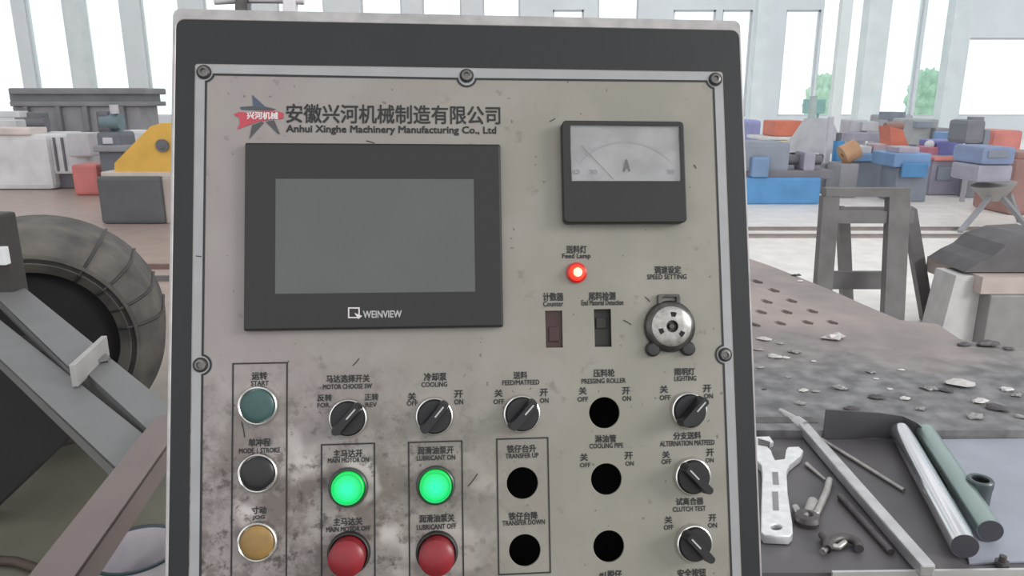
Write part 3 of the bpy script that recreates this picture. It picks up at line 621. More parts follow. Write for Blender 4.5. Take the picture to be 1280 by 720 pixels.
# long bar with jointed tip
t = thing('long_bar', 'long grey metal bar with jointed bright tip running down across the bench', 'bar')
A, B_ = atz(1003, 533, BZ+.012), atz(1160, 714, BZ+.012); BARM = mat('satin_bar', srgb(206, 205, 206), .38, .75, var=.12, scale=30)
bm = bmesh.new(); bar(bm, A, B_, .019, .018, bev=.003); obj('shaft', bm, BARM, t)
A2 = atz(975, 513, BZ+.014); bm = bmesh.new(); d = (A-A2).normalized(); rod(bm, A2, A2+d*((A-A2).length*.7), .0045, 20, .010); obj('tip', bm, MC['pale_scrap'], t, True)
bm = bmesh.new(); rod(bm, A-d*.018, A+d*.006, .0125, 20); obj('collar', bm, BARM, t, True)
def thin(name, a, b_, r, m, label, cat, r2=None, z=BZ):
    A, B_ = lyingrod(a, b_, r, z); bm = bmesh.new(); rod(bm, A, B_, r, 12, r2); return tag(obj(name, bm, m, None, True), label, cat)
STL = mat('dull_steel', srgb(180, 178, 174), .35, .7, var=.15, scale=60); DST = mat('dark_steel', srgb(98, 94, 94), .45, .5, var=.2, scale=60)
thin('thin_rod', (1022, 546), (1130, 613), .0034, STL, 'thin straight metal rod between the long bar and the chrome tube', 'rod')
thin('drill_bit', (1008, 580), (1032, 600), .004, STL, 'short narrow bit lying just left of the long bar', 'drill bit', .002)
thin('shadow_bar', (1050, 620), (1114, 690), .005, DST, 'dark narrow rod laid in for the shadow left of the long bar', 'rod')  # dark rod stands in for the shadow beside the long bar
thin('round_pin', (1016, 627), (1006, 648), .008, STL, 'short round pin beside the adjustable wrench handle', 'pin', .006)
# clamp and hook
cl = thing('spring_clamp', 'small grey C-shaped clamp between the wrench and the long bar', 'clamp')
bm = bmesh.new(); tube_path(bm, [atz(x, y, BZ+.007) for x, y in ((1037, 600), (1033, 615), (1026, 630), (1020, 642), (1008, 645), (998, 641), (994, 634))], .0055, 12); obj('bow', bm, STL, cl, True)
bm = bmesh.new(); q = atz(1009, 648, BZ+.008); lathe(bm, [(0, -.008), (.017, -.008), (.019, 0), (.016, .006), (.008, .008), (.006, .003), (0, .003)], 24, Matrix.Translation(q)); obj('foot', bm, DST, cl, True)
hk = []
for i in range(13): t0 = math.radians(200-200*i/12); hk.append((1054+20*math.cos(t0), 686-14*math.sin(t0)))
bm = bmesh.new(); tube_path(bm, [atz(x, y, BZ+.008) for x, y in [(1028, 668), (1034, 676)]+hk[1:]], .0062, 12); tag(obj('steel_hook', bm, DST, None, True), 'dark curved steel hook lying below the clamp', 'hook')
bm = bmesh.new(); tube_path(bm, [atz(x, y, BZ+.006) for x, y in ((1028, 690), (1036, 682), (1048, 684), (1056, 678))], .0045, 10); tag(obj('bent_pin', bm, STL, None, True), 'little bent pin lying beside the dark hook', 'pin')
# socket
q = atz(1221, 626, BZ+.004); so = thing('socket', 'short dark cylindrical socket standing on the blue-grey sheet', 'socket', (q.x, q.y, BZ+.0035))
bm = bmesh.new(); lathe(bm, [(0, 0), (.017, 0), (.0175, .024), (.0185, .026), (.0185, .036), (.0165, .038), (.012, .037), (.0115, .010), (0, .010)], 32); obj('shell', bm, mat('socket_steel', srgb(96, 104, 106), .35, .6), so, True)
bm = bmesh.new(); lathe(bm, [(0, .0101), (.0114, .0101), (.0114, .034)], 24); obj('bore', bm, HOL, so, True)
q = atz(1252, 706, BZ+.004); bo = thing('bolt', 'small dark bolt standing at the bench edge, right corner', 'bolt', (q.x, q.y, BZ+.0035))
bm = bmesh.new(); lathe(bm, [(0, 0), (.009, 0), (.009, .006), (0, .006)], 6); obj('head', bm, DST, bo); bm = bmesh.new(); lathe(bm, [(0, .006), (.0045, .006), (.0045, .014), (0, .015)], 16); obj('shank', bm, DST, bo, True)
# adjustable wrench
wr = thing('adjustable_wrench', 'shiny adjustable wrench lying by the right side of the control panel', 'wrench')
WM = mat('satin_chrome', srgb(236, 236, 238), .34, .6, var=.1, scale=60); WZ = BZ+.016
def wp(x, y): return pz(920+x/3.272, 500+y/3.272, WZ)
outw = [wp(*q) for q in ((60, 150), (135, 148), (150, 168), (120, 180), (135, 200), (170, 215), (205, 208), (215, 192), (255, 190), (272, 205), (262, 225), (235, 245), (215, 262), (203, 290), (208, 380), (226, 500), (228, 540), (215, 552), (120, 548), (107, 535), (108, 440), (112, 300), (108, 265), (85, 240), (60, 225))]
holew = [wp(165+30*math.cos(t)*.95, 517+15*math.sin(t)) for t in [2*math.pi*i/20 for i in range(20)]]
sheet('body', [outw[::-1], holew], .011, WM, wr, WZ-.0075, .0015)
bm = bmesh.new(); prism(bm, [Vector((*wp(*q), WZ)) for q in ((140, 195), (165, 185), (205, 205), (200, 240), (160, 245), (150, 225))], (0, 0, -.012)); obj('worm_screw', bm, DST, wr)
bm = bmesh.new(); prism(bm, [Vector((*wp(*q), WZ+.0008)) for q in ((90, 158), (140, 172), (135, 190), (90, 182))], (0, 0, -.010)); obj('moving_jaw', bm, DST, wr)
for a, b_ in ((295, 345), (375, 450)):
    bm = bmesh.new(); prism(bm, [Vector((*wp(*q), WZ+.0004)) for q in ((148, a), (172, a), (176, b_), (152, b_))], (0, 0, -.003)); obj('stamped_recess', bm, mat('stamp_grey', srgb(150, 148, 150), .5, .5), wr)
# rag-like dark blocks left of the wrench top
q = atz(975, 533, BZ); bm = bmesh.new(); box(bm, (q.x, q.y-.005, BZ+.0085), (.13, .03, .016), None, .004); tag(obj('steel_block', bm, DST), 'low dark steel block behind the adjustable wrench', 'metal block')

# ================================================================== TRESTLE and things on the floor, right
TR = mat('trestle_paint', srgb(114, 112, 112), .6, .1, scale=9, var=.14)
tre = thing('steel_trestle', 'grey steel trestle stand with splayed legs beyond the machine bed', 'trestle')
D0, D1 = 4.3, 4.75
def TB(name, a, b_, w_, d0=D0, d1=None, h_=None):
    bm = bmesh.new(); bar(bm, aty(*a, d0), aty(*b_, d1 if d1 else d0), w_, h_ or w_, up=Vector((0, 1, 0))); return obj(name, bm, TR, tre)
z0 = 0.0
def leg(px0, py0, d0, px1, d1, wpx):
    a = aty(px0, py0, d0); lo = aty(px1, 440, d1); k = (a.z-0.012)/(a.z-lo.z); b_ = a+(lo-a)*k
    bm = bmesh.new(); bar(bm, a, b_, wpx, .06, up=Vector((0, 1, 0))); obj('leg', bm, TR, tre)
leg(1037, 245, D0, 1022, D0, .095); leg(1053, 262, D1, 1061, D1+.2, .07)
leg(1122, 245, D0, 1113, D0-.05, .12); leg(1136, 262, D1, 1166, D1+.2, .075)
TB('top_rail', (1030, 240), (1134, 240), .05, h_=.06); TB('cross_rail', (1027, 271), (1140, 271), .07, h_=.05); TB('lower_rail', (1040, 350), (1125, 350), .11, D0+.2, h_=.04)
TB('top_rail', (1042, 262), (1136, 262), .035, D1); 
bm = bmesh.new(); bar(bm, aty(1037, 262, D0), aty(1050, 262, D1), .05, .05); obj('side_rail', bm, TR, tre)
bm = bmesh.new(); bar(bm, aty(1128, 262, D0), aty(1134, 262, D1), .05, .05); obj('side_rail', bm, TR, tre)
# pale cabinet with slab and dark tarp
def on_floor(px, d): return aty(px, 300, d).x
d = 4.3; pc = thing('pale_bin', 'pale grey sheet-metal bin with darker side panel at the right behind the machine bed', 'bin')
gA = mat('pale_sheet', srgb(196, 194, 194), .6); gB = mat('mid_grey_sheet', srgb(140, 138, 138), .6)
x0, x1, x2 = on_floor(1196, d), on_floor(1236, d), on_floor(1330, d); zt = aty(1200, 345, d).z
bm = bmesh.new(); prism(bm, [Vector((x0-.02, d, .001)), Vector((x1, d, .001)), Vector((x1, d, zt)), Vector((x0+.03, d, zt))], (0, .22, 0)); obj('body', bm, gA, pc)
zt2 = aty(1260, 367, d-.05).z
bm = bmesh.new(); box(bm, ((x1+x2)/2, d+.2, zt2/2+.002), (x2-x1-.004, .6, zt2), None, .01); obj('side_panel', bm, gB, pc)
bm = bmesh.new(); z3 = aty(1260, 343, d).z; box(bm, ((x1+x2)/2-.03, d+.22, (z3+zt2)/2+.003), (x2-x1+.04, .6, z3-zt2-.004)); obj('slab', bm, mat('tan_slab', srgb(186, 172, 166), .7), pc)
zz = lambda py: aty(1250, py, d).z
bm = bmesh.new(); prism(bm, [Vector((on_floor(px, d), d+.02, zz(py)+.004)) for px, py in ((1215, 342), (1232, 330), (1248, 322), (1262, 308), (1290, 298), (1330, 296), (1330, 342))], (0, .42, 0))
tag(obj('folded_tarpaulin', bm, mat('tarp_grey', srgb(106, 104, 106), .8, var=.15)), 'dark grey folded sheet heaped on top of the pale bin', 'tarpaulin')

# ================================================================== FAR MACHINES, right
def M_(n, c, r=.55): c = tuple(v+(226-v)*(.2 if min(c) > 40 else .05) for v in c); return mat(n, srgb(*c), r, var=.12, scale=3)  # colours paled towards light grey: washed-out glare painted into the far machines
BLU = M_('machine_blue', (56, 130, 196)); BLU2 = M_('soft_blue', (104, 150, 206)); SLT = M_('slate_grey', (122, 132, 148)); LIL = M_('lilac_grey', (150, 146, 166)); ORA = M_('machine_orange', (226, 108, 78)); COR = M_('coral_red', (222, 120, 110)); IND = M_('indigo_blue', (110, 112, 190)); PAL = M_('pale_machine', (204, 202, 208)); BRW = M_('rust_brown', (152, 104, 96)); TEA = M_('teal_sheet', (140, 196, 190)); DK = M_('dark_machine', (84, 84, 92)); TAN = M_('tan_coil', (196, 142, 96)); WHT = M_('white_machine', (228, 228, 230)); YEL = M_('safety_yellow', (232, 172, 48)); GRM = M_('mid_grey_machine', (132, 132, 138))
def slab(bm, x0, y0, x1, y1, d, dep, bev=.02, base=None):
    """box whose front face spans the pixel box at distance d (real metres there)"""
    a = aty(x0, (y0+y1)/2, d).x; b_ = aty(x1, (y0+y1)/2, d).x; zt = aty((x0+x1)/2, y0, d).z; zb = aty((x0+x1)/2, y1, d).z
    if base is not None: zb = base
    box(bm, ((a+b_)/2, d+dep/2, (zt+zb)/2), (b_-a, dep, zt-zb), None, bev)
def pt(name, parent, m, *slabs, smooth=False):
    bm = bmesh.new()
    for s in slabs: slab(bm, *s)
    return obj(name, bm, m, parent)
def cyl(name, parent, m, px, y0, y1, rpx, d, base=None, seg=24):
    a = aty(px, y0, d); b_ = aty(px, y1, d); r = rpx*d/F; zb = base if base is not None else b_.z
    bm = bmesh.new(); rod(bm, (a.x, d, zb), (a.x, d, a.z), r, seg); return obj(name, bm, m, parent, True)
def hcyl(bm, px, py, rpx, d, L, axis='x'):
    c = aty(px, py, d); r = rpx*d/F; v = Vector((L/2, 0, 0)) if axis == 'x' else Vector((0, L/2, 0)); rod(bm, c-v, c+v, r, 28)

# blue lathe with grey headstock
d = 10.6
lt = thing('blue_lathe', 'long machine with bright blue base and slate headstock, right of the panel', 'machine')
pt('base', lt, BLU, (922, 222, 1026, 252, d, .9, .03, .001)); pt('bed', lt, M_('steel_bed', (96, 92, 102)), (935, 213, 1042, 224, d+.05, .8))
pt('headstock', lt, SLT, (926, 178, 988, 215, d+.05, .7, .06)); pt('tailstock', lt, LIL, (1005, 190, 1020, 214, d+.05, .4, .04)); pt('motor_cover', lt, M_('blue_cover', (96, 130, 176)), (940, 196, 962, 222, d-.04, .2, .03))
bm = bmesh.new(); hcyl(bm, 1000, 200, 6, d+.3, .6); obj('spindle', bm, DK, lt, True)
# grey conical hopper machine
d = 13.5
hp = thing('grey_hopper', 'pale grey hopper machine behind the blue lathe', 'machine')
bm = bmesh.new(); c = aty(1018, 190, d); rod(bm, (c.x, d, .55), (c.x, d, aty(1018, 148, d).z), .55, 28, .22); obj('cone', bm, M_('hopper_grey', (176, 178, 184)), hp, True)
pt('base', hp, GRM, (1002, 195, 1034, 215, d-.5, .9, .03, .001)); cyl('stack', hp, M_('pale_green_pipe', (176, 196, 192)), 1017, 120, 150, 4.5, d)
# orange cabinet and pallets far left of right area
bm = bmesh.new(); slab(bm, 968, 151, 1004, 170.6, 17, .8, .03); tag(obj('orange_box', bm, ORA), 'orange box high behind the blue lathe', 'box')
pl_ = thing('storage_rack', 'pale storage rack under the orange box', 'rack')
pt('deck', pl_, WHT, (952, 171, 1012, 175, 16.9, 1.1)); 
for px in (954, 1009): pt('post', pl_, WHT, (px, 175, px+3, 200, 16.9, .1, .005, .001))
pt('crate', pl_, M_('straw_yellow', (224, 206, 160)), (960, 175.5, 985, 190, 16.9, .8))
bm = bmesh.new(); slab(bm, 933, 150, 952, 170, 19, 1, .1, .001); tag(obj('blue_cabinet', bm, M_('periwinkle', (150, 154, 214))), 'periwinkle blue cabinet just right of the panel edge', 'cabinet')
# blue gas bottle
gb_ = thing('gas_bottle', 'bright blue upright gas bottle with dark cap', 'gas bottle')
d = 12.2; cyl('bottle', gb_, M_('bottle_blue', (60, 140, 206)), 1049, 176, 205, 6.5, d, .001); cyl('cap', gb_, DK, 1049, 166, 176, 3.2, d)
# wire coil
bm = bmesh.new(); c = aty(1062, 190, 11.5)
lathe(bm, [(.04, -.12), (.15, -.12), (.15, .12), (.04, .12), (.04, -.12)], 28, Matrix.Translation(c) @ Matrix.Rotation(math.radians(62), 4, 'Y'))
wc_ = tag(obj('wire_coil', bm, TAN, None, True), 'tan coil of wire beside the blue gas bottle', 'coil')
bm = bmesh.new(); slab(bm, 1051, 205, 1074, 214, 11.3, .5, .02, .001); tag(obj('coil_stand', bm, GRM), 'low grey stand carrying the tan wire coil', 'stand')
# teal sheet hung by window
bm = bmesh.new(); slab(bm, 1008, 124, 1032, 142, 22, .3, .02); slab(bm, 1019, 142, 1021, 200, 22.1, .08, .005, .001); tag(obj('teal_board', bm, TEA), 'teal board on a post below the windows', 'board')
# blue benches with stock
def bench_far(name, label, x0, y0, x1, y1, d, m, cat='machine'):
    t = thing(name, label, cat); ym = y0+(y1-y0)*.45
    pt('body', t, m, (x0, y0, x1, ym, d, .7)); pt('plinth', t, SLT, (x0+3, ym, x1-3, y1, d+.06, .5, .02, .001)); return t
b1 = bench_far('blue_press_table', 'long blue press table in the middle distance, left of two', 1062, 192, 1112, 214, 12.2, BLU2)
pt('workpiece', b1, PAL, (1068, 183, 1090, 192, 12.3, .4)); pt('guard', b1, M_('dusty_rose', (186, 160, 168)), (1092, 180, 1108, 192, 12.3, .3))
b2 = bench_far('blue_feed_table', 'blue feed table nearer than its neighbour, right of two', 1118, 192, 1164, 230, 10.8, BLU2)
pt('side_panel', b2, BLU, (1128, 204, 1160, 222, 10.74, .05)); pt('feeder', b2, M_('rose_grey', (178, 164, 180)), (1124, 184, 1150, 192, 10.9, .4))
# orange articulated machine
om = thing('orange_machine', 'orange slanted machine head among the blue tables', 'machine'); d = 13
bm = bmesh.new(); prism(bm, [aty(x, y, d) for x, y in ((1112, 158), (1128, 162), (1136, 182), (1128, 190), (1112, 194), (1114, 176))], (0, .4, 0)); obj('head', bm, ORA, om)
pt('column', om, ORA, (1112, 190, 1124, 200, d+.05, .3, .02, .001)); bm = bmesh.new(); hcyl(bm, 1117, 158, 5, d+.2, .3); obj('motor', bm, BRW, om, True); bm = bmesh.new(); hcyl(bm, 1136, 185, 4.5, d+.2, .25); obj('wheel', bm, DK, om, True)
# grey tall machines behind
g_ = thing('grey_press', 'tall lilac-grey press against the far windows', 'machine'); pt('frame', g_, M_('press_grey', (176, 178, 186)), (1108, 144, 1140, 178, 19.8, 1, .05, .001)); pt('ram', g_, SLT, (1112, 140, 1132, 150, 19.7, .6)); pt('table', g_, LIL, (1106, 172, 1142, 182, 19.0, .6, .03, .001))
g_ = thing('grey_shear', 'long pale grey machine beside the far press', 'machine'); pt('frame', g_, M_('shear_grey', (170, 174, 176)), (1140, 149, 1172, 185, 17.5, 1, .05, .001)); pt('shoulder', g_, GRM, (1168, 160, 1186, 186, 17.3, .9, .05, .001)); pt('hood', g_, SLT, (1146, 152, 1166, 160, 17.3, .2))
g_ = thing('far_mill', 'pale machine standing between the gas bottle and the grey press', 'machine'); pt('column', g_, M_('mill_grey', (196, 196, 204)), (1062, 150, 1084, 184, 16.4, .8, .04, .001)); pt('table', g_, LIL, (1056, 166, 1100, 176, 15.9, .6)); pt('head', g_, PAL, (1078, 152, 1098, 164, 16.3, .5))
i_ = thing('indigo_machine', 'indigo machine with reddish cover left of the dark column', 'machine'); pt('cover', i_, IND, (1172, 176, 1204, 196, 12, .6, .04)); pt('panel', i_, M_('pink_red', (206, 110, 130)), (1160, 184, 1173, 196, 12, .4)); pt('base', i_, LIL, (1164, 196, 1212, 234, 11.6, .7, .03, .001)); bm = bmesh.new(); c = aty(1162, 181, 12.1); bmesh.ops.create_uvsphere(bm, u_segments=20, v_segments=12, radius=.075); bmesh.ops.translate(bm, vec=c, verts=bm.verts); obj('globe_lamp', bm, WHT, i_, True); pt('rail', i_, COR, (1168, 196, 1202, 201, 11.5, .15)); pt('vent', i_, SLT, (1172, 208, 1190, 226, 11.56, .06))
# dark column machine + hopper on tripod
dc = thing('dark_drill_press', 'dark grey column drill rising against the bright doorway', 'machine'); d = 11.2
pt('head', dc, M_('drill_grey', (112, 114, 124)), (1208, 150, 1232, 180, d, .5, .06)); cyl('top_cap', dc, GRM, 1220, 146, 151, 9, d+.2); pt('column', dc, M_('drill_grey', (112, 114, 124)), (1212, 178, 1226, 234, d+.1, .2, .02, .001)); pt('side_box', dc, SLT, (1230, 162, 1238, 184, d, .4, .03))
cyl('pole', dc, M_('pale_pole', (186, 184, 196)), 1212, 188, 240, 3, d-.3, .001)
th = thing('tripod_hopper', 'blue and grey hopper machine standing on splayed dark legs', 'machine'); d = 8.6
pt('upper_body', th, M_('hopper_blue', (116, 136, 180)), (1228, 184, 1270, 206, d, .6, .04)); pt('window', th, SLT, (1236, 188, 1262, 198, d-.02, .05)); pt('mid_body', th, LIL, (1222, 206, 1266, 228, d+.02, .55, .04))
bm = bmesh.new(); c = aty(1242, 230, d+.25); c0 = aty(1242, 250, d+.25); rod(bm, c0, c, .1, 24, .24); obj('cone', bm, M_('hopper_base_grey', (144, 140, 138)), th, True)
for x, dx_ in ((1240, -.62), (1262, .35), (1250, .1)):
    a = aty(x, 243, d+.2); g0 = Vector((a.x+dx_, a.y+(-.5 if dx_ < .2 else .25), .012)); bm = bmesh.new(); bar(bm, a, g0, .05, .05, bev=.005); obj('leg', bm, GRM, th)
bm = bmesh.new(); slab(bm, 1242, 163, 1278, 186, 12.6, .8, .05, .001); tag(obj('coral_cabinet', bm, COR), 'coral red cabinet at the right edge of the hall', 'cabinet')
bm = bmesh.new(); slab(bm, 1268, 200, 1310, 238, 9.6, .8, .05, .001); slab(bm, 1272, 190, 1310, 201, 9.7, .6, .03); tag(obj('brown_cabinet', bm, BRW), 'rust brown cabinet at the extreme right behind the hopper', 'cabinet')
bm = bmesh.new(); slab(bm, 1024, 204, 1038, 214, 11.86, .16, .02, .001); tag(obj('grey_crate', bm, GRM), 'low grey crate at the foot of the pale post', 'crate')

def simple(name, label, cat, m, *sl):
    bm = bmesh.new()
    for q in sl: slab(bm, *q)
    return tag(obj(name, bm, m), label, cat)
simple('lilac_post', 'pale lilac post standing in front of the grey hopper', 'post', M_('post_lilac', (206, 204, 216)), (1034, 146, 1040, 208, 12.1, .08, .01, .001), (1030, 206, 1044, 210, 12.04, .2, .005, .001))
simple('white_drum', 'small white drum between the two blue tables', 'drum', WHT, (1113, 200, 1120, 214, 11.6, .12, .02, .001))
simple('far_blue_crate', 'far blue crate left of the dark column drill', 'crate', BLU2, (1186, 166, 1204, 176, 15.5, .6, .02, .001))
simple('far_grey_box', 'far mid-grey box right of the orange box', 'box', LIL, (1038, 150, 1054, 168, 19.5, .6, .03, .001))
# ================================================================== LEFT BACKGROUND
d = 15.5
gm = thing('grey_press_brake', 'long grey machine with ribbed upper beam below the left windows', 'machine')
pt('upper_beam', gm, M_('beam_grey', (124, 124, 130)), (10, 110, 180, 118, d, 1.0, .03), (12, 127, 180, 133, d-.05, 1.0, .02)); pt('beam_web', gm, M_('web_grey', (112, 114, 120)), (12, 117, 178, 128, d+.1, .8, .01)); pt('apron', gm, M_('apron_grey', (142, 142, 148)), (18, 133, 176, 166, d+.05, .8, .02)); pt('base', gm, GRM, (22, 164, 170, 230, d+.15, .7, .02, .001))
for px in (30, 70, 104, 150): pt('bracket', gm, M_('bracket_grey', (110, 112, 120)), (px, 133, px+6, 164, d-.05, .1, .01))
d = 12.3
wm = thing('white_machine', 'low white machine cabinet with slotted door on the left', 'machine')
pt('cabinet', wm, WHT, (-30, 168, 62, 232, d, 1.2, .08, .001)); pt('door', wm, M_('door_white', (222, 222, 226)), (62, 168, 108, 218, d+.1, .8, .04, .25)); pt('plinth', wm, DK, (60, 216, 120, 232, d+.2, .6, .02, .001))
for px in (68, 78): pt('slot', wm, DK, (px, 172, px+2.4, 214, d+.07, .04, .003))
pt('top_shelf', wm, M_('peach_white', (230, 214, 206)), (-30, 160, 36, 169, d-.03, .5)); pt('shelf', wm, PAL, (84, 166, 112, 196, d-.05, .3, .03))
bm = bmesh.new(); slab(bm, 34, 140, 52, 167.5, 12.9, .25, .03, aty(30, 168, 12.3).z+.004); hcyl(bm, 48, 154, 7, 12.95, .3); tag(obj('black_vice', bm, DK), 'dark vice-like unit on top of the white machine', 'machine')
bm = bmesh.new(); slab(bm, 90, 206, 122, 235, 11.6, .5, .04, .001); tag(obj('red_crate', bm, M_('crate_red', (214, 104, 98))), 'pinkish red crate on the floor beside the yellow guard', 'crate')
bm = bmesh.new(); slab(bm, -40, 150, 20, 160, 14, .3, .02); slab(bm, -40, 139, 24, 147, 14.4, .3, .02); slab(bm, -20, 147, -14, 200, 14.4, .1, .01, .001); tag(obj('white_shelf_unit', bm, WHT), 'pale shelf unit at the left edge of the hall', 'shelf')
dp = thing('teal_grinder', 'dark machine with teal rounded head before the grey press brake', 'machine'); d = 11.4
pt('body', dp, M_('grinder_dark', (88, 92, 104)), (122, 165, 152, 214, d, .5, .06, .001)); bm = bmesh.new(); hcyl(bm, 140, 152, 10, d+.2, .28); obj('head', bm, M_('grinder_teal', (98, 128, 136)), dp, True)
pt('motor', dp, DK, (120, 138, 136, 166, d+.1, .3, .05)); cyl('lamp', dp, PAL, 142, 131, 142, 5, d+.1); pt('tray', dp, GRM, (116, 182, 158, 190, d-.1, .3, .02)); pt('dial', dp, PAL, (128, 172, 140, 180, d-.03, .05, .01))
bm = bmesh.new(); slab(bm, 150, 163, 182, 178, 12.8, .4, .05, .001); tag(obj('white_tank', bm, WHT), 'white tank half hidden behind the yellow guard', 'tank')
# yellow guard on dark block
d = 9.0
yg = thing('yellow_guard', 'slanted yellow machine guard standing on a dark block', 'machine guard')
bm = bmesh.new(); prism(bm, [aty(x, y, d) for x, y in ((143, 216), (143, 204), (188, 158), (200, 154), (236, 154), (236, 216))], (0, .5, 0)); obj('guard', bm, YEL, yg)
bm = bmesh.new(); c = aty(203, 182, d-.02); lathe(bm, [(0, -.03), (.035, -.03), (.045, -.02), (.075, -.02), (.075, .03)], 28, Matrix.Translation(c) @ Matrix.Rotation(math.radians(-90), 4, 'X')); obj('bearing', bm, DK, yg, True)
pt('base_strip', yg, M_('cream_strip', (206, 192, 180)), (126, 215, 236, 222, d-.02, .6, .01)); pt('block', yg, M_('dark_block', (62, 64, 68)), (123, 221, 203, 278, d-.1, .7, .04, .001)); pt('side_plate', yg, M_('beige_plate', (176, 160, 152)), (204, 222, 236, 278, d-.05, .6, .02, .001))
# ---------------------------------------------------------------- coil on its stand
coil = thing('steel_coil', 'big dark dusty coil of steel strip behind the grey beams', 'coil')
dC = 2.95; cc = aty(52, 428, dC); RC_ = .475; cc.z = .53
bm = bmesh.new()
COILM = mat('dusty_coil', srgb(106, 100, 94), .7, .15, scale=7, col2=srgb(72, 70, 69), contrast=(.35, .65), bump=.3)
Mx = Matrix.Translation(cc) @ Matrix.Rotation(math.radians(24), 4, 'Z') @ Matrix.Rotation(math.radians(90), 4, 'X')
lathe(bm, [(RC_-.17, .16), (RC_-.13, .19), (RC_-.07, .18), (RC_-.02, .13), (RC_, .05), (RC_, -.25), (RC_-.17, -.25), (RC_-.17, .16)], 64, Mx); obj('wraps', bm, COILM, coil, True)
for i, r in enumerate((.375, .355)):
    bm = bmesh.new(); lathe(bm, [(r-.008, .15), (r-.006, .202-.012*i), (r+.006, .202-.012*i), (r+.008, .15)], 64, Mx); obj('strip_edge', bm, mat('dark_strip', srgb(54, 52, 52), .6, .3, scale=20, var=.3) if i % 2 else COILM, coil, True)
bm = bmesh.new(); lathe(bm, [(0, .10), (.33, .10), (.335, -.1), (0, -.1)], 48, Mx); obj('core', bm, mat('core_black', srgb(30, 29, 31), .8), coil, True)
for k, a in enumerate((8, 22, 38, 55)):
    bm = bmesh.new(); t = math.radians(a); pp = [(RC_-.165, .165), (RC_-.13, .196), (RC_-.07, .186), (RC_-.018, .136), (RC_+.004, .05), (RC_+.004, -.24)]
    tube_path(bm, [Mx @ Vector((r*math.cos(t), r*math.sin(t), z)) for r, z in pp], .006, 6); obj('strap', bm, mat('strap_dark', srgb(60, 58, 57), .6), coil, True)
# ---------------------------------------------------------------- grey beam frame
fr_ = thing('beam_frame', 'grey steel frame of parallel channels crossing the lower left', 'frame'); HB = .86
GB = mat('grey_beam', srgb(120, 120, 120), .5, .2, scale=6, var=.08)
def chan(a, b_, w_, name='channel', z=HB, hgt=.036, m=GB, lip=True):
    A = atz(*a, z); B_ = atz(*b_, z); dd = (B_-A).normalized(); sd = Vector((-dd.y, dd.x, 0)); bm = bmesh.new()
    bar(bm, A-Vector((0, 0, .004)), B_-Vector((0, 0, .004)), w_, .008)
    for s_ in ((-1, 1) if lip else ()):
        o_ = sd*(s_*(w_/2-.003)); bar(bm, A+o_-Vector((0, 0, hgt/2)), B_+o_-Vector((0, 0, hgt/2)), .006, hgt-.004)
    return obj(name, bm, m, fr_)
chan((-115, 252), (112, 452), .095); chan((118, 452), (216, 536), .075, z=HB-.012); chan((-130, 310), (175, 573), .088, z=HB-.02)
A = atz(92, 470, HB+.01); B_ = atz(132, 432, HB+.01); bm = bmesh.new(); bar(bm, A, B_, .014, .055, bev=.002); obj('end_plate', bm, mat('pale_end_plate', srgb(168, 166, 164), .5), fr_)
chan((216, 518), (30, 765), .062, 'cross_member', z=HB+.006, hgt=.05, m=mat('rosy_beam', srgb(120, 108, 105), .6, var=.06))
for (x, y, z) in ((-112, 256, HB), (-122, 318, HB-.02), (232, 520, HB), (20, 790, HB)):
    q = atz(x, y, z-.02); bm = bmesh.new(); box(bm, (q.x, q.y, (z-.05)/2), (.035, .035, z-.055)); obj('leg', bm, mat('dark_leg', srgb(62, 62, 62), .7), fr_)
v = aty(5, 300, 2.46); bm = bmesh.new(); zt = aty(5, 266, 2.46).z; box(bm, (v.x-.01, 2.46, (zt+HB-.03)/2), (.08, .08, zt-HB+.03), None, .01); obj('upright', bm, mat('post_dark', srgb(62, 57, 57), .6), fr_)
v = aty(2, 320, 2.40); bm = bmesh.new(); box(bm, (v.x, 2.405, v.z), (.03, .03, .06), None, .004); obj('fitting', bm, WHT, fr_)
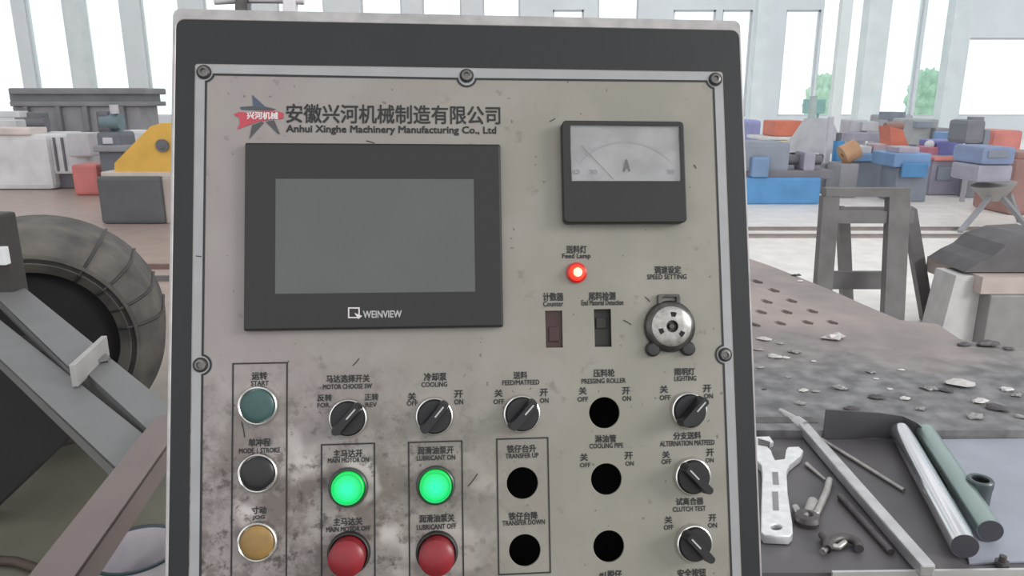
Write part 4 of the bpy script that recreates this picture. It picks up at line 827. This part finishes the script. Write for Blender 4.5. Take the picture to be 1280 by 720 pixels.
# black plate cut to fill the dark area in front of the coil
yq = 2.36; bm = bmesh.new()
prism(bm, [Vector((aty(x, y, yq).x, yq, max(.001, aty(x, y, yq).z))) for x, y in ((-90, 425), (60, 440), (108, 520), (98, 534), (0, 628), (-32, 664), (-90, 664))], (0, .12, 0)); tag(obj('black_filler_plate', bm, mat('base_black', srgb(36, 34, 35), .85)), 'black plate filling the dark area in front of the steel coil, lower left', 'cradle')
# bucket and hose near the bottom left
bk = thing('plastic_bucket', 'translucent pale bucket with dark rim at the bottom left of the panel', 'bucket', tuple(atz(178, 740, .01))[:2]+(.001,))
bm = bmesh.new(); lathe(bm, [(0, 0), (.10, 0), (.125, .16), (.120, .16), (.096, .006), (0, .006)], 36); obj('pail', bm, mat('milky_plastic', srgb(190, 184, 190), .35), bk, True)
bm = bmesh.new(); lathe(bm, [(.124, .155), (.131, .157), (.131, .165), (.124, .166), (.119, .16), (.124, .155)], 36); obj('rim', bm, mat('teal_black_rim', srgb(50, 66, 72), .4), bk, True)
bm = bmesh.new(); tube_path(bm, [atz(x, y, .02) for x, y in ((-40, 704), (-10, 700), (20, 702), (45, 710), (65, 722), (80, 740))], .016, 12); tag(obj('brown_hose', bm, mat('hose_brown', srgb(70, 58, 52), .6), None, True), 'brown hose curving over the floor in the bottom left corner', 'hose')

# pale shrubs outside the windows
SH = mat('pale_leaves', srgb(205, 240, 212), .8, var=.15, scale=3)
shl = iter(['leftmost pale shrub outside the left windows', 'second pale shrub outside the left windows', 'pale shrub outside the right windows, left of the doorway', 'pale shrub outside the windows hidden behind the panel top', 'pale shrub outside the window by the thin column'])
for px, r in ((46, .6), (84, .5), (1160, .9), (640, 1.0), (1030, .8)):
    bm = bmesh.new(); c = aty(px, 100, 31); bmesh.ops.create_icosphere(bm, subdivisions=4, radius=r)
    for v in bm.verts: v.co *= 1+.13*math.sin(v.co.x*17+px)*math.cos(v.co.y*15)+.1*math.sin(v.co.z*19+1)+random.uniform(-.05, .05)
    bmesh.ops.scale(bm, vec=(.8, .8, 1.5), verts=bm.verts); bmesh.ops.translate(bm, vec=(c.x, 31, r*1.42), verts=bm.verts)
    tag(obj('shrub', bm, SH), next(shl), 'shrub', 'shrubs outside the far windows')
